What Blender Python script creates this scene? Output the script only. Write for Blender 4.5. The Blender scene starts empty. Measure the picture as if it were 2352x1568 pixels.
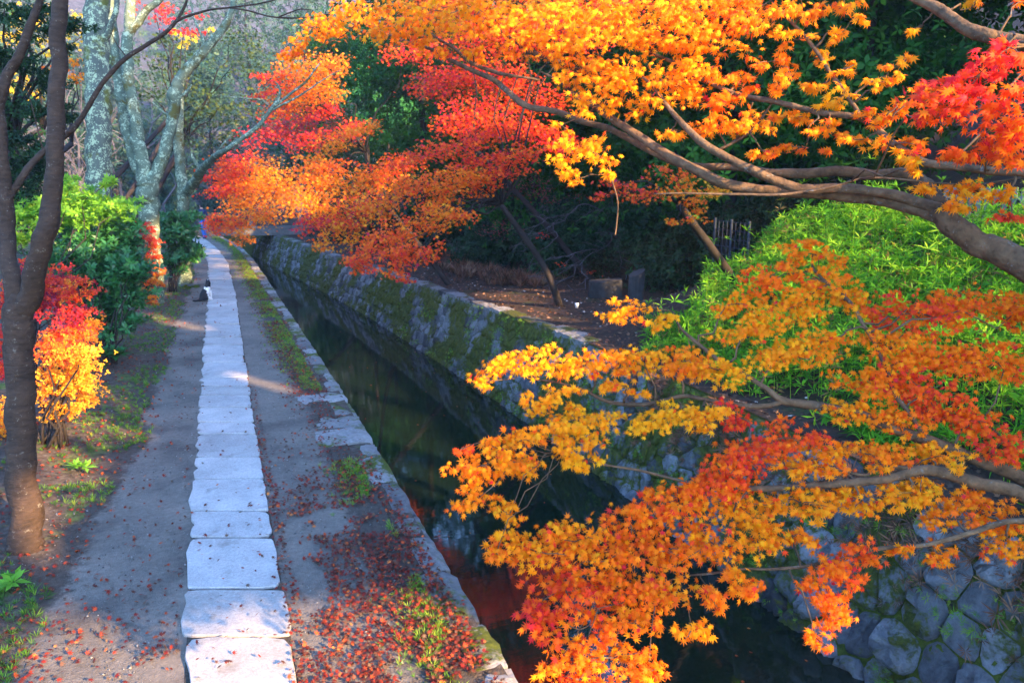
import bpy, bmesh, math, random
import numpy as np
from mathutils import noise as mnoise, Vector
R = np.random.default_rng(11); random.seed(5)
scn = bpy.context.scene; COL = scn.collection

# ------------------------------------------------------------------ camera frame (also used to survey the place from the photograph)
F = 1750.; T = math.radians(12.16); TH = math.radians(20.97); CZ = 3.0
FWD = np.array([math.sin(TH)*math.cos(T), math.cos(TH)*math.cos(T), -math.sin(T)])
RGT = np.array([math.cos(TH), -math.sin(TH), 0.]); UPV = np.cross(RGT, FWD); CAM = np.array([0, 0, CZ])
def ray(x, y): return FWD + RGT*(x-1176)/F + UPV*(784-y)/F
def P(x, y, d): return CAM + d*ray(x, y)
def G(x, y, z=0.):
    r = ray(x, y); return CAM + r*(z-CZ)/r[2]
def depth_of(p): return float((np.array(p)-CAM) @ FWD)

SUN_EL = math.radians(21); SUN_AZ = (0.50, -0.866)           # horizontal direction towards the sun
SUN = np.array([SUN_AZ[0]*math.cos(SUN_EL), SUN_AZ[1]*math.cos(SUN_EL), math.sin(SUN_EL)]); SUN /= np.linalg.norm(SUN)

# ------------------------------------------------------------------ object helpers
WL = {}
def tag(o, label=None, cat=None, group=None, kind=None):
    if label: o['label'] = label
    if cat: o['category'] = cat
    if group: o['group'] = group
    if kind: o['kind'] = kind
    return o
def empty(name, loc, label, cat, group=None):
    o = bpy.data.objects.new(name, None); COL.objects.link(o); o.empty_display_size = .2
    o.location = [float(v) for v in loc]; WL[o] = np.array(loc, float)
    return tag(o, label, cat, group)
def link(name, me, mat, parent=None, origin=None):
    o = bpy.data.objects.new(name, me); COL.objects.link(o)
    for m in (mat if isinstance(mat, (list, tuple)) else [mat]): me.materials.append(m)
    if parent is not None: o.parent = parent; WL[o] = WL[parent]
    else:
        o.location = [float(v) for v in (origin if origin is not None else (0, 0, 0))]; WL[o] = np.array(o.location)
    return o
def base_of(parent, origin):
    return WL[parent] if parent is not None else np.array(origin if origin is not None else (0, 0, 0), float)
def mesh_obj(name, verts, faces, mat, parent=None, origin=None, smooth=False):
    v = np.asarray(verts, float) - base_of(parent, origin)
    me = bpy.data.meshes.new(name); me.from_pydata(v.tolist(), [], [list(f) for f in faces]); me.update()
    if smooth: me.shade_smooth()
    return link(name, me, mat, parent, origin)
class MB:
    def __init__(s): s.v = []; s.f = []; s.m = []
    def add(s, v, f, mi=0):
        o = len(s.v); s.v.extend([tuple(map(float, p)) for p in v]); s.f.extend([[i+o for i in q] for q in f]); s.m.extend([mi]*len(f))
    def box(s, c, size, ax=None, jit=0, mi=0):
        ax = np.eye(3) if ax is None else ax; V = []
        for i in (-1, 1):
            for j in (-1, 1):
                for k in (-1, 1):
                    V.append(np.array(c)+ax[0]*i*size[0]/2+ax[1]*j*size[1]/2+ax[2]*k*size[2]/2+R.normal(0, 1, 3)*jit)
        s.add(V, [(0, 1, 3, 2), (4, 6, 7, 5), (0, 4, 5, 1), (2, 3, 7, 6), (0, 2, 6, 4), (1, 5, 7, 3)], mi)
    def tube(s, pts, rad, n=8, jit=0.):
        pts = np.asarray(pts, float); N = len(pts); tg = np.gradient(pts, axis=0)
        tg /= np.linalg.norm(tg, axis=1)[:, None]+1e-9
        ref = np.array([0., 0, 1]) if abs(tg[0][2]) < .8 else np.array([1., 0, 0])
        V = []; a = ref
        for i in range(N):
            a = a - tg[i]*(a@tg[i]); a /= np.linalg.norm(a)+1e-9; b = np.cross(tg[i], a)
            for k in range(n):
                t = 2*math.pi*k/n; q = rad[i]*(1+jit*R.normal())
                V.append(pts[i]+(a*math.cos(t)+b*math.sin(t))*q)
        fc = [(i*n+k, i*n+(k+1) % n, (i+1)*n+(k+1) % n, (i+1)*n+k) for i in range(N-1) for k in range(n)]
        fc += [tuple(range(n-1, -1, -1)), tuple((N-1)*n+k for k in range(n))]
        s.add(V, fc)
    def build(s, name, mat, parent=None, origin=None, smooth=False):
        o = mesh_obj(name, s.v, s.f, mat, parent, origin, smooth)
        if max(s.m, default=0): o.data.polygons.foreach_set('material_index', s.m)
        return o
def catmull(pts, sub=5):
    p = np.asarray(pts, float); q = np.vstack([2*p[0]-p[1], p, 2*p[-1]-p[-2]]); out = []
    for i in range(1, len(q)-2):
        for t in np.arange(sub)/sub:
            a, b, c, d = q[i-1], q[i], q[i+1], q[i+2]
            out.append(.5*((2*b)+(c-a)*t+(2*a-5*b+4*c-d)*t*t+(3*b-a-3*c+d)*t**3))
    out.append(p[-1]); return np.array(out)
def limb_pts(tr, sub=5):
    """tr: surveyed points (x, y, depth, width in photo pixels) -> centre line and radii"""
    q = catmull([list(P(x, y, d))+[max(w, 1.2)*d/F/2] for x, y, d, w in tr], sub)
    w = 1+np.where(q[:, 3] > .05, .03, .09)*np.array([mnoise.noise(Vector(p)*9)+.6*mnoise.noise(Vector(p)*23) for p in q[:, :3].tolist()])
    o = np.array([list(mnoise.noise_vector(Vector(p)*5)) for p in q[:, :3].tolist()])
    return q[:, :3]+o*q[:, 3:]*.35, np.maximum(q[:, 3]*w, .002)
def norm(v): return v/(np.linalg.norm(v, axis=-1, keepdims=True)+1e-9)
def frames(nrm, tip):
    z = norm(nrm); y = norm(tip - z*np.sum(tip*z, 1, keepdims=True)); x = np.cross(y, z)
    return np.stack([x, y, z], 2)                            # columns = axes
def scatter(name, tpl, pos, rot, scale, tint, mat, parent=None, origin=None):
    tv, tf = tpl; tv = np.asarray(tv, float); n, k = len(pos), len(tv); b = base_of(parent, origin)
    V = (np.einsum('nij,kj->nki', rot, tv)*np.asarray(scale)[:, None, None] + pos[:, None, :] - b).reshape(-1, 3)
    sizes = np.array([len(f) for f in tf]); flat = np.concatenate([np.array(f) for f in tf])
    L = (flat[None, :]+(np.arange(n)*k)[:, None]).ravel(); tot = np.tile(sizes, n); st = np.concatenate([[0], np.cumsum(tot)[:-1]])
    me = bpy.data.meshes.new(name); me.vertices.add(len(V)); me.loops.add(len(L)); me.polygons.add(len(tot))
    me.vertices.foreach_set('co', V.astype(np.float32).ravel()); me.loops.foreach_set('vertex_index', L.astype(np.int32))
    me.polygons.foreach_set('loop_start', st.astype(np.int32))
    at = me.attributes.new('tint', 'FLOAT', 'FACE'); at.data.foreach_set('value', np.repeat(np.clip(tint, 0, 1), len(tf)).astype(np.float32))
    me.update(calc_edges=True)
    return link(name, me, mat, parent, origin)

# ------------------------------------------------------------------ leaf shapes
def maple_tpl(lobes, notch, curl=.18):
    a = []; L = lobes; N = notch
    for i, (deg, r) in enumerate(L):
        a.append((deg, r))
        if i < len(L)-1: a.append(((L[i][0]+L[i+1][0])/2, N[i]))
    pts = [(math.sin(math.radians(d))*r, math.cos(math.radians(d))*r) for d, r in a]
    left = [(-x, y) for x, y in pts[1:]][::-1]
    out = left+pts+[(.015, -.16), (.012, -.5), (-.012, -.5), (-.015, -.16)]
    v = [(x, y+.1, -curl*(x*x+max(y, 0)**2)) for x, y in out]+[(0, .1, .05)]; c = len(v)-1; m = len(out)
    return v, [(c, (i+1) % m, i) for i in range(m)]
LEAF7 = maple_tpl([(0, 1), (40, .9), (82, .72), (128, .4)], [.36, .35, .26])
_s = [(0, 1.), (50, .92), (105, .62)]
LEAF5 = (lambda v: ([(x, y, -.15*(x*x+y*y)) for x, y in v], [tuple(range(len(v)-1, -1, -1))]))(
    [(0, 1), (.16, .36), (.72, .62), (.3, .05), (.62, -.2), (.1, -.22), (-.1, -.22), (-.62, -.2), (-.3, .05), (-.72, .62), (-.16, .36)])
def blade(a, el, l, w, fold=.0):
    d = np.array([math.cos(a)*math.cos(el), math.sin(a)*math.cos(el), math.sin(el)]); s = np.array([-math.sin(a), math.cos(a), 0])
    dn = np.array([0, 0, -1.])
    return [tuple(d*.02), tuple(d*l*.45+s*w), tuple(d*l+dn*l*.18), tuple(d*l*.45-s*w)]
def multi(bl):
    v = []; f = []
    for q in bl: f.append(tuple(range(len(v), len(v)+4))); v += q
    return v, f
WHORL = multi([blade(2*math.pi*i/8+.3*(i % 2), .25+.25*((i*5) % 3), 1, .17) for i in range(8)])
SASA = multi([blade(.9*i*i+.4*i, .15+.18*((i*7) % 4), 1-.07*i, .05) for i in range(8)])
SPRIG = multi([blade(2.4*i, -.5+.28*i, .9, .2) for i in range(5)])
TUFT = multi([blade(2.4*i, .75+.1*(i % 5), .7+.3*((i*3) % 4)/3, .035) for i in range(9)])
OVALS = multi([blade(2.1*i, -.4+.3*i, 1, .3) for i in range(4)])

# ------------------------------------------------------------------ materials
def mat(name):
    m = bpy.data.materials.new(name); m.use_nodes = True; nt = m.node_tree; nt.nodes.clear()
    return m, nt, nt.nodes, nt.links
def nd(nt, t, **kw):
    n = nt.nodes.new(t)
    for k, v in kw.items():
        if k.startswith('i_'):
            n.inputs[k[2:].replace('_', ' ')].default_value = v
        else: setattr(n, k, v)
    return n
def ramp(nt, stops, fac=None, interp='LINEAR'):
    n = nt.nodes.new('ShaderNodeValToRGB'); cr = n.color_ramp; cr.interpolation = interp
    while len(cr.elements) < len(stops): cr.elements.new(.5)
    for e, (p, c) in zip(cr.elements, stops): e.position = p; e.color = (*c, 1)
    if fac is not None: nt.links.new(fac, n.inputs[0])
    return n.outputs[0]
def tex(nt, scale, detail=4., rough=.6, co=None, kind='ShaderNodeTexNoise', **kw):
    n = nt.nodes.new(kind); n.inputs['Scale'].default_value = scale
    if 'Detail' in n.inputs: n.inputs['Detail'].default_value = detail; n.inputs['Roughness'].default_value = rough
    for k, v in kw.items(): setattr(n, k, v)
    if co is None:
        c = nt.nodes.new('ShaderNodeTexCoord'); co = c.outputs['Object']
    nt.links.new(co, n.inputs['Vector']); return n
def mapped(nt, sc):
    c = nt.nodes.new('ShaderNodeTexCoord'); m = nt.nodes.new('ShaderNodeMapping'); m.inputs['Scale'].default_value = sc
    nt.links.new(c.outputs['Object'], m.inputs['Vector']); return m.outputs[0]
def mixc(nt, fac, a, b, mode='MIX'):
    n = nt.nodes.new('ShaderNodeMix'); n.data_type = 'RGBA'; n.blend_type = mode
    for s, v in ((0, fac), (6, a), (7, b)):
        if hasattr(v, 'is_linked'): nt.links.new(v, n.inputs[s])
        else: n.inputs[s].default_value = v if s == 0 else (*v, 1)
    return n.outputs[2]
def math_(nt, op, a, b=0., clamp=False):
    n = nt.nodes.new('ShaderNodeMath'); n.operation = op; n.use_clamp = clamp
    for s, v in ((0, a), (1, b)):
        if hasattr(v, 'is_linked'): nt.links.new(v, n.inputs[s])
        else: n.inputs[s].default_value = v
    return n.outputs[0]
def thr(nt, v, lo, hi):
    n = nt.nodes.new('ShaderNodeMapRange'); n.inputs[1].default_value = lo; n.inputs[2].default_value = hi; nt.links.new(v, n.inputs[0]); return n.outputs[0]
def finish(m, nt, color, rough=.8, bump=None, bstr=.4, bdist=.02, spec=.3):
    b = nt.nodes.new('ShaderNodeBsdfPrincipled'); o = nt.nodes.new('ShaderNodeOutputMaterial')
    if hasattr(color, 'is_linked'): nt.links.new(color, b.inputs['Base Color'])
    else: b.inputs['Base Color'].default_value = (*color, 1)
    if hasattr(rough, 'is_linked'): nt.links.new(rough, b.inputs['Roughness'])
    else: b.inputs['Roughness'].default_value = rough
    b.inputs['Specular IOR Level'].default_value = spec
    if bump is not None:
        bn = nt.nodes.new('ShaderNodeBump'); bn.inputs['Strength'].default_value = bstr; bn.inputs['Distance'].default_value = bdist
        nt.links.new(bump, bn.inputs['Height']); nt.links.new(bn.outputs[0], b.inputs['Normal'])
    nt.links.new(b.outputs[0], o.inputs[0]); return m
def leaf_mat(name, stops, trans=.45, rough=.5, spec=.12):
    m, nt, N, K = mat(name)
    a = nd(nt, 'ShaderNodeAttribute', attribute_name='tint')
    c = ramp(nt, stops, a.outputs['Fac'])
    nz = tex(nt, 9., 2.)
    c = mixc(nt, math_(nt, 'MULTIPLY', nz.outputs[0], .18), c, tuple(v*.55 for v in stops[-1][1]))
    b = nd(nt, 'ShaderNodeBsdfPrincipled'); b.inputs['Roughness'].default_value = rough; b.inputs['Specular IOR Level'].default_value = spec
    t = nd(nt, 'ShaderNodeBsdfTranslucent'); x = nd(nt, 'ShaderNodeMixShader'); x.inputs[0].default_value = trans
    o = nd(nt, 'ShaderNodeOutputMaterial')
    K.new(c, b.inputs['Base Color']); K.new(c, t.inputs[0]); K.new(b.outputs[0], x.inputs[1]); K.new(t.outputs[0], x.inputs[2]); K.new(x.outputs[0], o.inputs[0])
    return m
M = {}
M['orange'] = leaf_mat('orange_maple_leaf', [(0, (.97, .50, .01)), (.3, (.97, .33, .006)), (.55, (.95, .19, .006)), (.8, (.88, .08, .015)), (1, (.75, .03, .04))])
M['red'] = leaf_mat('red_maple_leaf', [(0, (.90, .48, .03)), (.25, (.92, .30, .012)), (.5, (.9, .17, .012)), (.75, (.87, .085, .018)), (.92, (.76, .03, .05)), (1, (.5, .03, .08))])
M['mauve'] = leaf_mat('dull_red_leaf', [(0, (.30, .16, .05)), (.5, (.3, .08, .06)), (1, (.28, .07, .10))])
M['fallen'] = leaf_mat('fallen_leaf', [(0, (.60, .20, .05)), (.25, (.45, .075, .02)), (.5, (.22, .02, .014)), (.75, (.10, .02, .014)), (1, (.12, .075, .05))], .1, .6)
M['pebble'] = leaf_mat('pebble_stone', [(0, (.06, .055, .05)), (.5, (.16, .15, .14)), (1, (.34, .33, .31))], 0., .9)
M['litter'] = leaf_mat('leaf_litter', [(0, (.28, .16, .09)), (.3, (.16, .06, .03)), (.6, (.06, .035, .02)), (.96, (.03, .02, .015)), (1, (.4, .37, .33))], .05, .7)  # darkened browns, with far bank shade put into the colour
M['sasa'] = leaf_mat('bamboo_grass_leaf', [(0, (.38, .66, .04)), (.3, (.18, .54, .02)), (.7, (.06, .28, .012)), (.93, (.025, .12, .01)), (1, (.30, .20, .06))], .45)
M['grass'] = leaf_mat('grass_blade', [(0, (.34, .46, .05)), (.5, (.14, .32, .03)), (1, (.05, .14, .02))], .35)
M['darkleaf'] = leaf_mat('evergreen_shrub_leaf', [(0, (.07, .26, .06)), (.5, (.03, .15, .04)), (1, (.012, .06, .025))], .15, .3, .4)
M['brightleaf'] = leaf_mat('fresh_green_leaf', [(0, (.5, .7, .06)), (.4, (.22, .52, .05)), (1, (.05, .22, .04))], .4, .35)
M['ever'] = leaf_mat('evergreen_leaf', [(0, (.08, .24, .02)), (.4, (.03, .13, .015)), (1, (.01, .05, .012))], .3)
M['shade'] = leaf_mat('dark_evergreen_leaf', [(0, (.035, .10, .03)), (.4, (.02, .06, .02)), (1, (.01, .03, .015))], .1)  # darker evergreen copy, with undergrowth shade put into the colour
M['conifer'] = leaf_mat('conifer_needles', [(0, (.12, .46, .13)), (.5, (.06, .30, .09)), (1, (.02, .14, .05))], .3)
M['olive'] = leaf_mat('olive_leaf', [(0, (.40, .18, .02)), (.15, (.12, .14, .025)), (.6, (.045, .095, .025)), (1, (.02, .055, .018))], .35)
M['yellow'] = leaf_mat('yellow_leaf', [(0, (.95, .75, .05)), (.6, (.85, .5, .03)), (1, (.5, .35, .05))], .5)
M['nandina'] = leaf_mat('red_shrub_leaf', [(0, (.95, .62, .06)), (.3, (.95, .40, .03)), (.55, (.85, .10, .03)), (.85, (.55, .03, .05)), (1, (.2, .03, .09))], .5)
M['far'] = leaf_mat('distant_leaf', [(0, (.13, .19, .09)), (.4, (.05, .12, .075)), (1, (.02, .07, .055))], .25)

def bark(name, dark, light, patch=None, pth=(.5, .6), psc=9., moss=None, band=(7, 7, 60), bs=.5):
    m, nt, N, K = mat(name)
    a = tex(nt, 1., 5., .65, mapped(nt, band)); b = tex(nt, 4., 4.)
    c = ramp(nt, [(.3, dark), (.7, light)], math_(nt, 'ADD', math_(nt, 'MULTIPLY', a.outputs[0], .6), math_(nt, 'MULTIPLY', b.outputs[0], .4)))
    if patch:
        p = tex(nt, psc, 6., .7); q = tex(nt, psc*4, 3.)
        mk = thr(nt, math_(nt, 'ADD', math_(nt, 'MULTIPLY', p.outputs[0], .72), math_(nt, 'MULTIPLY', q.outputs[0], .28)), *pth)
        c = mixc(nt, mk, c, patch)
    if moss:
        p = tex(nt, 2.2, 5., .65); c = mixc(nt, thr(nt, p.outputs[0], .56, .64), c, moss)
    return finish(m, nt, c, .85, math_(nt, 'ADD', a.outputs[0], b.outputs[0]), bs, .02)
M['cherry'] = bark('cherry_bark', (.016, .011, .008), (.075, .047, .032), (.13, .12, .10), (.60, .66), 16., band=(10, 10, 34), bs=1.)
M['lichen'] = bark('lichen_bark', (.04, .052, .045), (.13, .16, .125), (.36, .45, .28), (.51, .56), 9., (.10, .11, .02), (5, 5, 2))
M['greybark'] = bark('grey_bark', (.05, .07, .05), (.15, .21, .14), (.34, .43, .29), (.53, .58), 6., (.08, .075, .015), (5, 5, 12))
M['maplebark'] = bark('maple_bark', (.024, .015, .009), (.19, .12, .065), (.14, .135, .12), (.6, .66), 14., None, (16, 16, 16), .8)
M['darkbark'] = bark('dark_bark', (.010, .009, .009), (.04, .032, .03))
M['twig'] = bark('bare_twig', (.04, .038, .042), (.13, .12, .14))

def ground_mat():
    m, nt, N, K = mat('bank_soil')
    a = tex(nt, 1.1, 6., .65); b = tex(nt, 14., 5.); c3 = tex(nt, 60., 3.)
    c = ramp(nt, [(.3, (.04, .03, .022)), (.55, (.095, .075, .058)), (.75, (.15, .13, .11))], b.outputs[0])
    g = ramp(nt, [(.3, (.04, .08, .015)), (.7, (.12, .2, .03))], b.outputs[0])
    c = mixc(nt, thr(nt, a.outputs[0], .55, .68), c, g)
    return finish(m, nt, c, .95, math_(nt, 'ADD', b.outputs[0], c3.outputs[0]), .8, .03)
M['soil'] = ground_mat()
def shaded_mould_mat():
    m, nt, N, K = mat('shaded_leaf_mould')
    b = tex(nt, 10., 6., .7); a = tex(nt, .8, 5.)
    c = ramp(nt, [(.3, (.012, .009, .007)), (.55, (.045, .028, .018)), (.8, (.10, .06, .035))], b.outputs[0])  # shade under the trees is darkened into these soil browns
    c = mixc(nt, thr(nt, a.outputs[0], .6, .7), c, (.03, .05, .012))
    return finish(m, nt, c, .95, b.outputs[0], .8, .04)
M['shaded_mould'] = shaded_mould_mat()
def gravel_mat():
    m, nt, N, K = mat('compacted_gravel')
    a = tex(nt, 1.3, 5., .6); b = tex(nt, 22., 6., .7); v = tex(nt, 75., kind='ShaderNodeTexVoronoi'); s = tex(nt, 9., 3.)
    c = ramp(nt, [(.3, (.072, .064, .055)), (.5, (.14, .126, .106)), (.7, (.19, .165, .135))], a.outputs[0])
    c = mixc(nt, .8, c, ramp(nt, [(.3, (.42, .42, .42)), (.65, (.75, .75, .75))], b.outputs[0]), 'OVERLAY')
    c = mixc(nt, math_(nt, 'MULTIPLY', thr(nt, v.outputs[0], .16, .05), thr(nt, s.outputs[0], .5, .6)), c, (.45, .44, .42))
    rim = nd(nt, 'ShaderNodeAttribute', attribute_name='rim'); e = tex(nt, 4.5, 7., .75)
    soil = ramp(nt, [(.3, (.04, .032, .025)), (.6, (.09, .075, .06)), (.75, (.06, .075, .025))], b.outputs[0])
    c = mixc(nt, thr(nt, math_(nt, 'ADD', math_(nt, 'MULTIPLY', rim.outputs['Fac'], .9), e.outputs[0]), .82, 1.0), c, soil)
    return finish(m, nt, c, .95, math_(nt, 'ADD', b.outputs[0], v.outputs[0]), .6, .012)
M['gravel'] = gravel_mat()
def slab_mat():
    m, nt, N, K = mat('pale_granite')
    a = tex(nt, 2.2, 5., .6); b = tex(nt, 160., 3.); d = tex(nt, 5., 6., .7)
    c = ramp(nt, [(.3, (.36, .355, .345)), (.7, (.50, .49, .475))], a.outputs[0])
    g = tex(nt, 42., 5., .75); c = mixc(nt, .55, c, ramp(nt, [(.35, (.35, .35, .35)), (.65, (.68, .68, .68))], b.outputs[0]), 'OVERLAY'); c = mixc(nt, .6, c, ramp(nt, [(.3, (.32, .31, .30)), (.7, (.68, .68, .67))], g.outputs[0]), 'OVERLAY')
    st = tex(nt, 1.7, 6., .7); c = mixc(nt, math_(nt, 'MULTIPLY', thr(nt, d.outputs[0], .56, .72), .6), c, (.15, .125, .095)); c = mixc(nt, math_(nt, 'MULTIPLY', thr(nt, st.outputs[0], .5, .7), .35), c, (.20, .20, .18))
    at = nd(nt, 'ShaderNodeAttribute', attribute_name='tint'); c = mixc(nt, 1., c, ramp(nt, [(0, (.78, .77, .74)), (.5, (.95, .95, .95)), (1, (1, .99, .97))], at.outputs['Fac']), 'MULTIPLY')
    return finish(m, nt, c, .8, math_(nt, 'ADD', d.outputs[0], b.outputs[0]), .3, .01)
M['slab'] = slab_mat()
def rock_mat(name, moss, lo=(.15, .16, .17), hi=(.40, .41, .42), mcol=((.035, .06, .008), (.13, .16, .015))):
    m, nt, N, K = mat(name)
    a = tex(nt, 3., 6., .7); b = tex(nt, 22., 5., .7); mo = tex(nt, .9, 6., .72)
    at = nd(nt, 'ShaderNodeAttribute', attribute_name='tint')
    f = math_(nt, 'ADD', math_(nt, 'MULTIPLY', a.outputs[0], .5), math_(nt, 'MULTIPLY', at.outputs['Fac'], .5))
    c = ramp(nt, [(.25, lo), (.75, hi)], f)
    c = mixc(nt, .6, c, ramp(nt, [(.3, (.3, .3, .3)), (.7, (.72, .72, .72))], b.outputs[0]), 'OVERLAY')
    g = ramp(nt, [(.3, mcol[0]), (.7, mcol[1])], b.outputs[0])
    mk = math_(nt, 'ADD', mo.outputs[0], math_(nt, 'MULTIPLY', b.outputs[0], .22))
    c = mixc(nt, thr(nt, mk, moss, moss+.07), c, g)
    d = tex(nt, 7., 8., .75); return finish(m, nt, c, .88, math_(nt, 'ADD', d.outputs[0], math_(nt, 'MULTIPLY', b.outputs[0], .5)), 1., .07)
M['rock'] = rock_mat('mossy_wall_stone', .60, (.045, .047, .05), (.28, .29, .30), ((.03, .045, .008), (.11, .125, .015)))
M['rockfar'] = rock_mat('mossy_wall_stone_older', .55, (.045, .05, .055), (.27, .29, .31), ((.03, .045, .008), (.12, .14, .015)))
M['coping'] = rock_mat('kerb_stone', .60, (.14, .14, .14), (.40, .40, .39))
M['mortar'] = rock_mat('damp_joint', .45, (.02, .02, .02), (.05, .05, .045))
def water_mat():
    m, nt, N, K = mat('dark_canal_water')
    a = tex(nt, 1., 3., .5, mapped(nt, (1.2, 5, 1))); b = tex(nt, 1., 2., .5, mapped(nt, (5, 16, 1)))
    return finish(m, nt, (.005, .011, .007), .04, math_(nt, 'ADD', a.outputs[0], math_(nt, 'MULTIPLY', b.outputs[0], .4)), .03, .03, .9)
M['water'] = water_mat()
def plain(name, col, rough=.7, var=.25, sc=12.):
    m, nt, N, K = mat(name); a = tex(nt, sc, 4.)
    return finish(m, nt, ramp(nt, [(.3, tuple(c*(1-var) for c in col)), (.7, tuple(min(1, c*(1+var)) for c in col))], a.outputs[0]), rough, a.outputs[0], .2, .01)
M['jointsoil'] = plain('joint_soil', (.05, .042, .032), .95, .5, 40.)
M['concrete'] = plain('weathered_concrete', (.032, .034, .036), .9, .35, 8.)
M['bridge'] = plain('bridge_stone', (.13, .13, .125), .9, .3, 4.)
M['darkwood'] = plain('dark_timber', (.04, .035, .03), .8)
M['greywood'] = plain('grey_paling', (.15, .16, .15), .85, .5, 6.)
M['wire'] = plain('blue_grey_wire', (.018, .028, .045), .6)
M['white'] = plain('white_plastic', (.75, .76, .76), .5, .05)
M['navy'] = plain('navy_cloth', (.02, .03, .10), .9); M['denim'] = plain('blue_denim', (.03, .14, .50), .9)
M['skin'] = plain('skin', (.6, .36, .26), .6, .08); M['hair'] = plain('black_hair', (.015, .012, .012), .5)
M['furblack'] = plain('black_fur', (.015, .016, .02), .8); M['furwhite'] = plain('white_fur', (.8, .79, .76), .85, .08)
M['shoe'] = plain('dark_shoe', (.03, .03, .03), .6)
def hill_mat():
    m, nt, N, K = mat('hazed_wooded_slope')
    a = tex(nt, .25, 6., .7); b = tex(nt, 2., 6., .75)
    c = ramp(nt, [(.3, (.03, .032, .042)), (.5, (.075, .078, .098)), (.7, (.13, .13, .165))], b.outputs[0])  # bluish tones: haze of the distance put into the slope's colour
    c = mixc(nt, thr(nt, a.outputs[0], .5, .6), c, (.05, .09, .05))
    return finish(m, nt, c, 1., b.outputs[0], 1., .4)
M['hill'] = hill_mat()

# ------------------------------------------------------------------ the lie of the land
def tab(xs, ys): return lambda y: np.interp(y, xs, ys)
edge = tab([-8, 11, 16, 26, 31, 37, 45, 60, 80], [1.52, 1.50, 1.42, 1.25, 1.15, .85, -.1, -3, -8])     # canal edge by the path
foot = tab([-8, 9, 13.7, 17.3, 23, 28, 35, 45, 60, 80], [5.1, 5.2, 5.06, 4.87, 4.5, 4.05, 3.2, 2.0, -.6, -5.5])   # waterline of the far wall
ftopz = tab([-8, 11, 17, 22, 28, 80], [.32, .30, .17, .06, 0, 0])
pathc = tab([-8, 10, 20, 29, 34, 38.5, 45, 60], [-.085, -.085, -.02, -.06, -.32, -.68, -1.5, -4.2])   # middle of the slabs
pathl = tab([-8, 4, 6, 8, 10, 16, 24, 30, 38, 45, 60], [-1.7, -1.6, -1.35, -1.15, -1.02, -.92, -.75, -.85, -1.35, -2.3, -5])
WZ = -1.4
def nz(x, y, s, a): return a*mnoise.noise(Vector((x*s, y*s, 3.3)))
def sm(t): t = np.clip(t, 0, 1); return t*t*(3-2*t)
def zleft(x, y):
    d = float(pathl(y)) - x
    return float(sm((d-.05)/1.6)*.22 + max(0, d-3)*.05 + max(0, d-11)*.25*min(1, max(0, y-5)/15)) + (nz(x, y, .9, .05)+nz(x, y, 3, .02))*float(sm(d/.5)) + nz(x, y, .12, 1.2)*float(sm((d-6)/10))
def zright(x, y):
    d = x - float(foot(y)) - .5
    return float(ftopz(y)) + 1.6*float(sm((d-.2)/5.5)*sm((15.5-y)/4.5)) + max(0, d-6)*.42 + nz(x, y, .8, .05)*float(sm(d/.8)) + nz(x, y, .15, .8)*float(sm((d-4)/6))
def grid(name, us, ys, fx, fz, m, **kw):
    V = []; Fc = []; n = len(us)
    for y in ys:
        for u in us: x = fx(u, y); V.append((x, y, fz(x, y)))
    for j in range(len(ys)-1):
        for i in range(n-1): a = j*n+i; Fc.append((a, a+1, a+n+1, a+n))
    return mesh_obj(name, V, Fc, m, smooth=True, **kw)
ys = np.concatenate([np.arange(-8, 12, .25), np.arange(12, 30, .5), np.arange(30, 95, 1.5)])
us = np.concatenate([-np.geomspace(90, 2.2, 40)[:-1], np.arange(-2.2, 0.001, .12)])
o = grid('ground', us, ys, lambda u, y: float(edge(y))+u, lambda x, y: zleft(x, y)-.006, M['soil']); tag(o, kind='structure')
us = np.concatenate([np.arange(0, 4, .2), np.geomspace(4, 90, 40)])
o = grid('far_bank', us, ys, lambda u, y: float(foot(y))+.5+u, zright, M['shaded_mould']); tag(o, kind='structure')
o = grid('canal_bed', [0, .5, 1], ys, lambda u, y: float(edge(y))-.2+u*(float(foot(y))-float(edge(y))+.8), lambda x, y: -2.1, M['mortar']); tag(o, kind='structure')
o = grid('water', [0, .25, .5, .75, 1], ys, lambda u, y: float(edge(y))-.1+u*(float(foot(y))-float(edge(y))+.3), lambda x, y: WZ, M['water']); tag(o, kind='structure')
# hills closing the view
def hz(x, y): return (y-62)*.62+ nz(x, y, .03, 9)+nz(x, y, .12, 2.) - .01*max(0, y-110)**1.5
o = grid('hills', np.linspace(-150, 150, 60), np.linspace(60, 170, 36), lambda u, y: u, lambda x, y: hz(x, y)-2, M['hill']); tag(o, kind='structure')
# gravel path sheet with ragged edges
V = []; Fc = []; rim = []
yy = np.arange(-8, 62, .2)
for y in yy:
    l = float(pathl(y))+nz(0, y, 1.1, .16)+nz(5, y, 4, .06); r = float(edge(y))-.26-.16*float(sm((y-9)/6))+nz(9, y, 1.3, .10)+nz(9, y, 5, .05)
    l -= .3; rim += [1, 1, .6, .2, 0, 0, 0, 0, 0, 0, .2, .6, 1]
    for k in (0, .05, .1, .17, .25, .35, .45, .55, .65, .75, .83, .92, 1): k *= 8; V.append((l+(r-l)*k/8, y, .004+(nz(l+(r-l)*k/8, y, 2., .006) if 0 < k < 8 else 0)))
for j in range(len(yy)-1):
    for i in range(12): a = j*13+i; Fc.append((a, a+1, a+14, a+13))
o = mesh_obj('gravel_path', V, Fc, M['gravel'], smooth=True); o.data.attributes.new('rim', 'FLOAT', 'POINT').data.foreach_set('value', [float(r) for r in rim]); tag(o, kind='structure')
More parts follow.
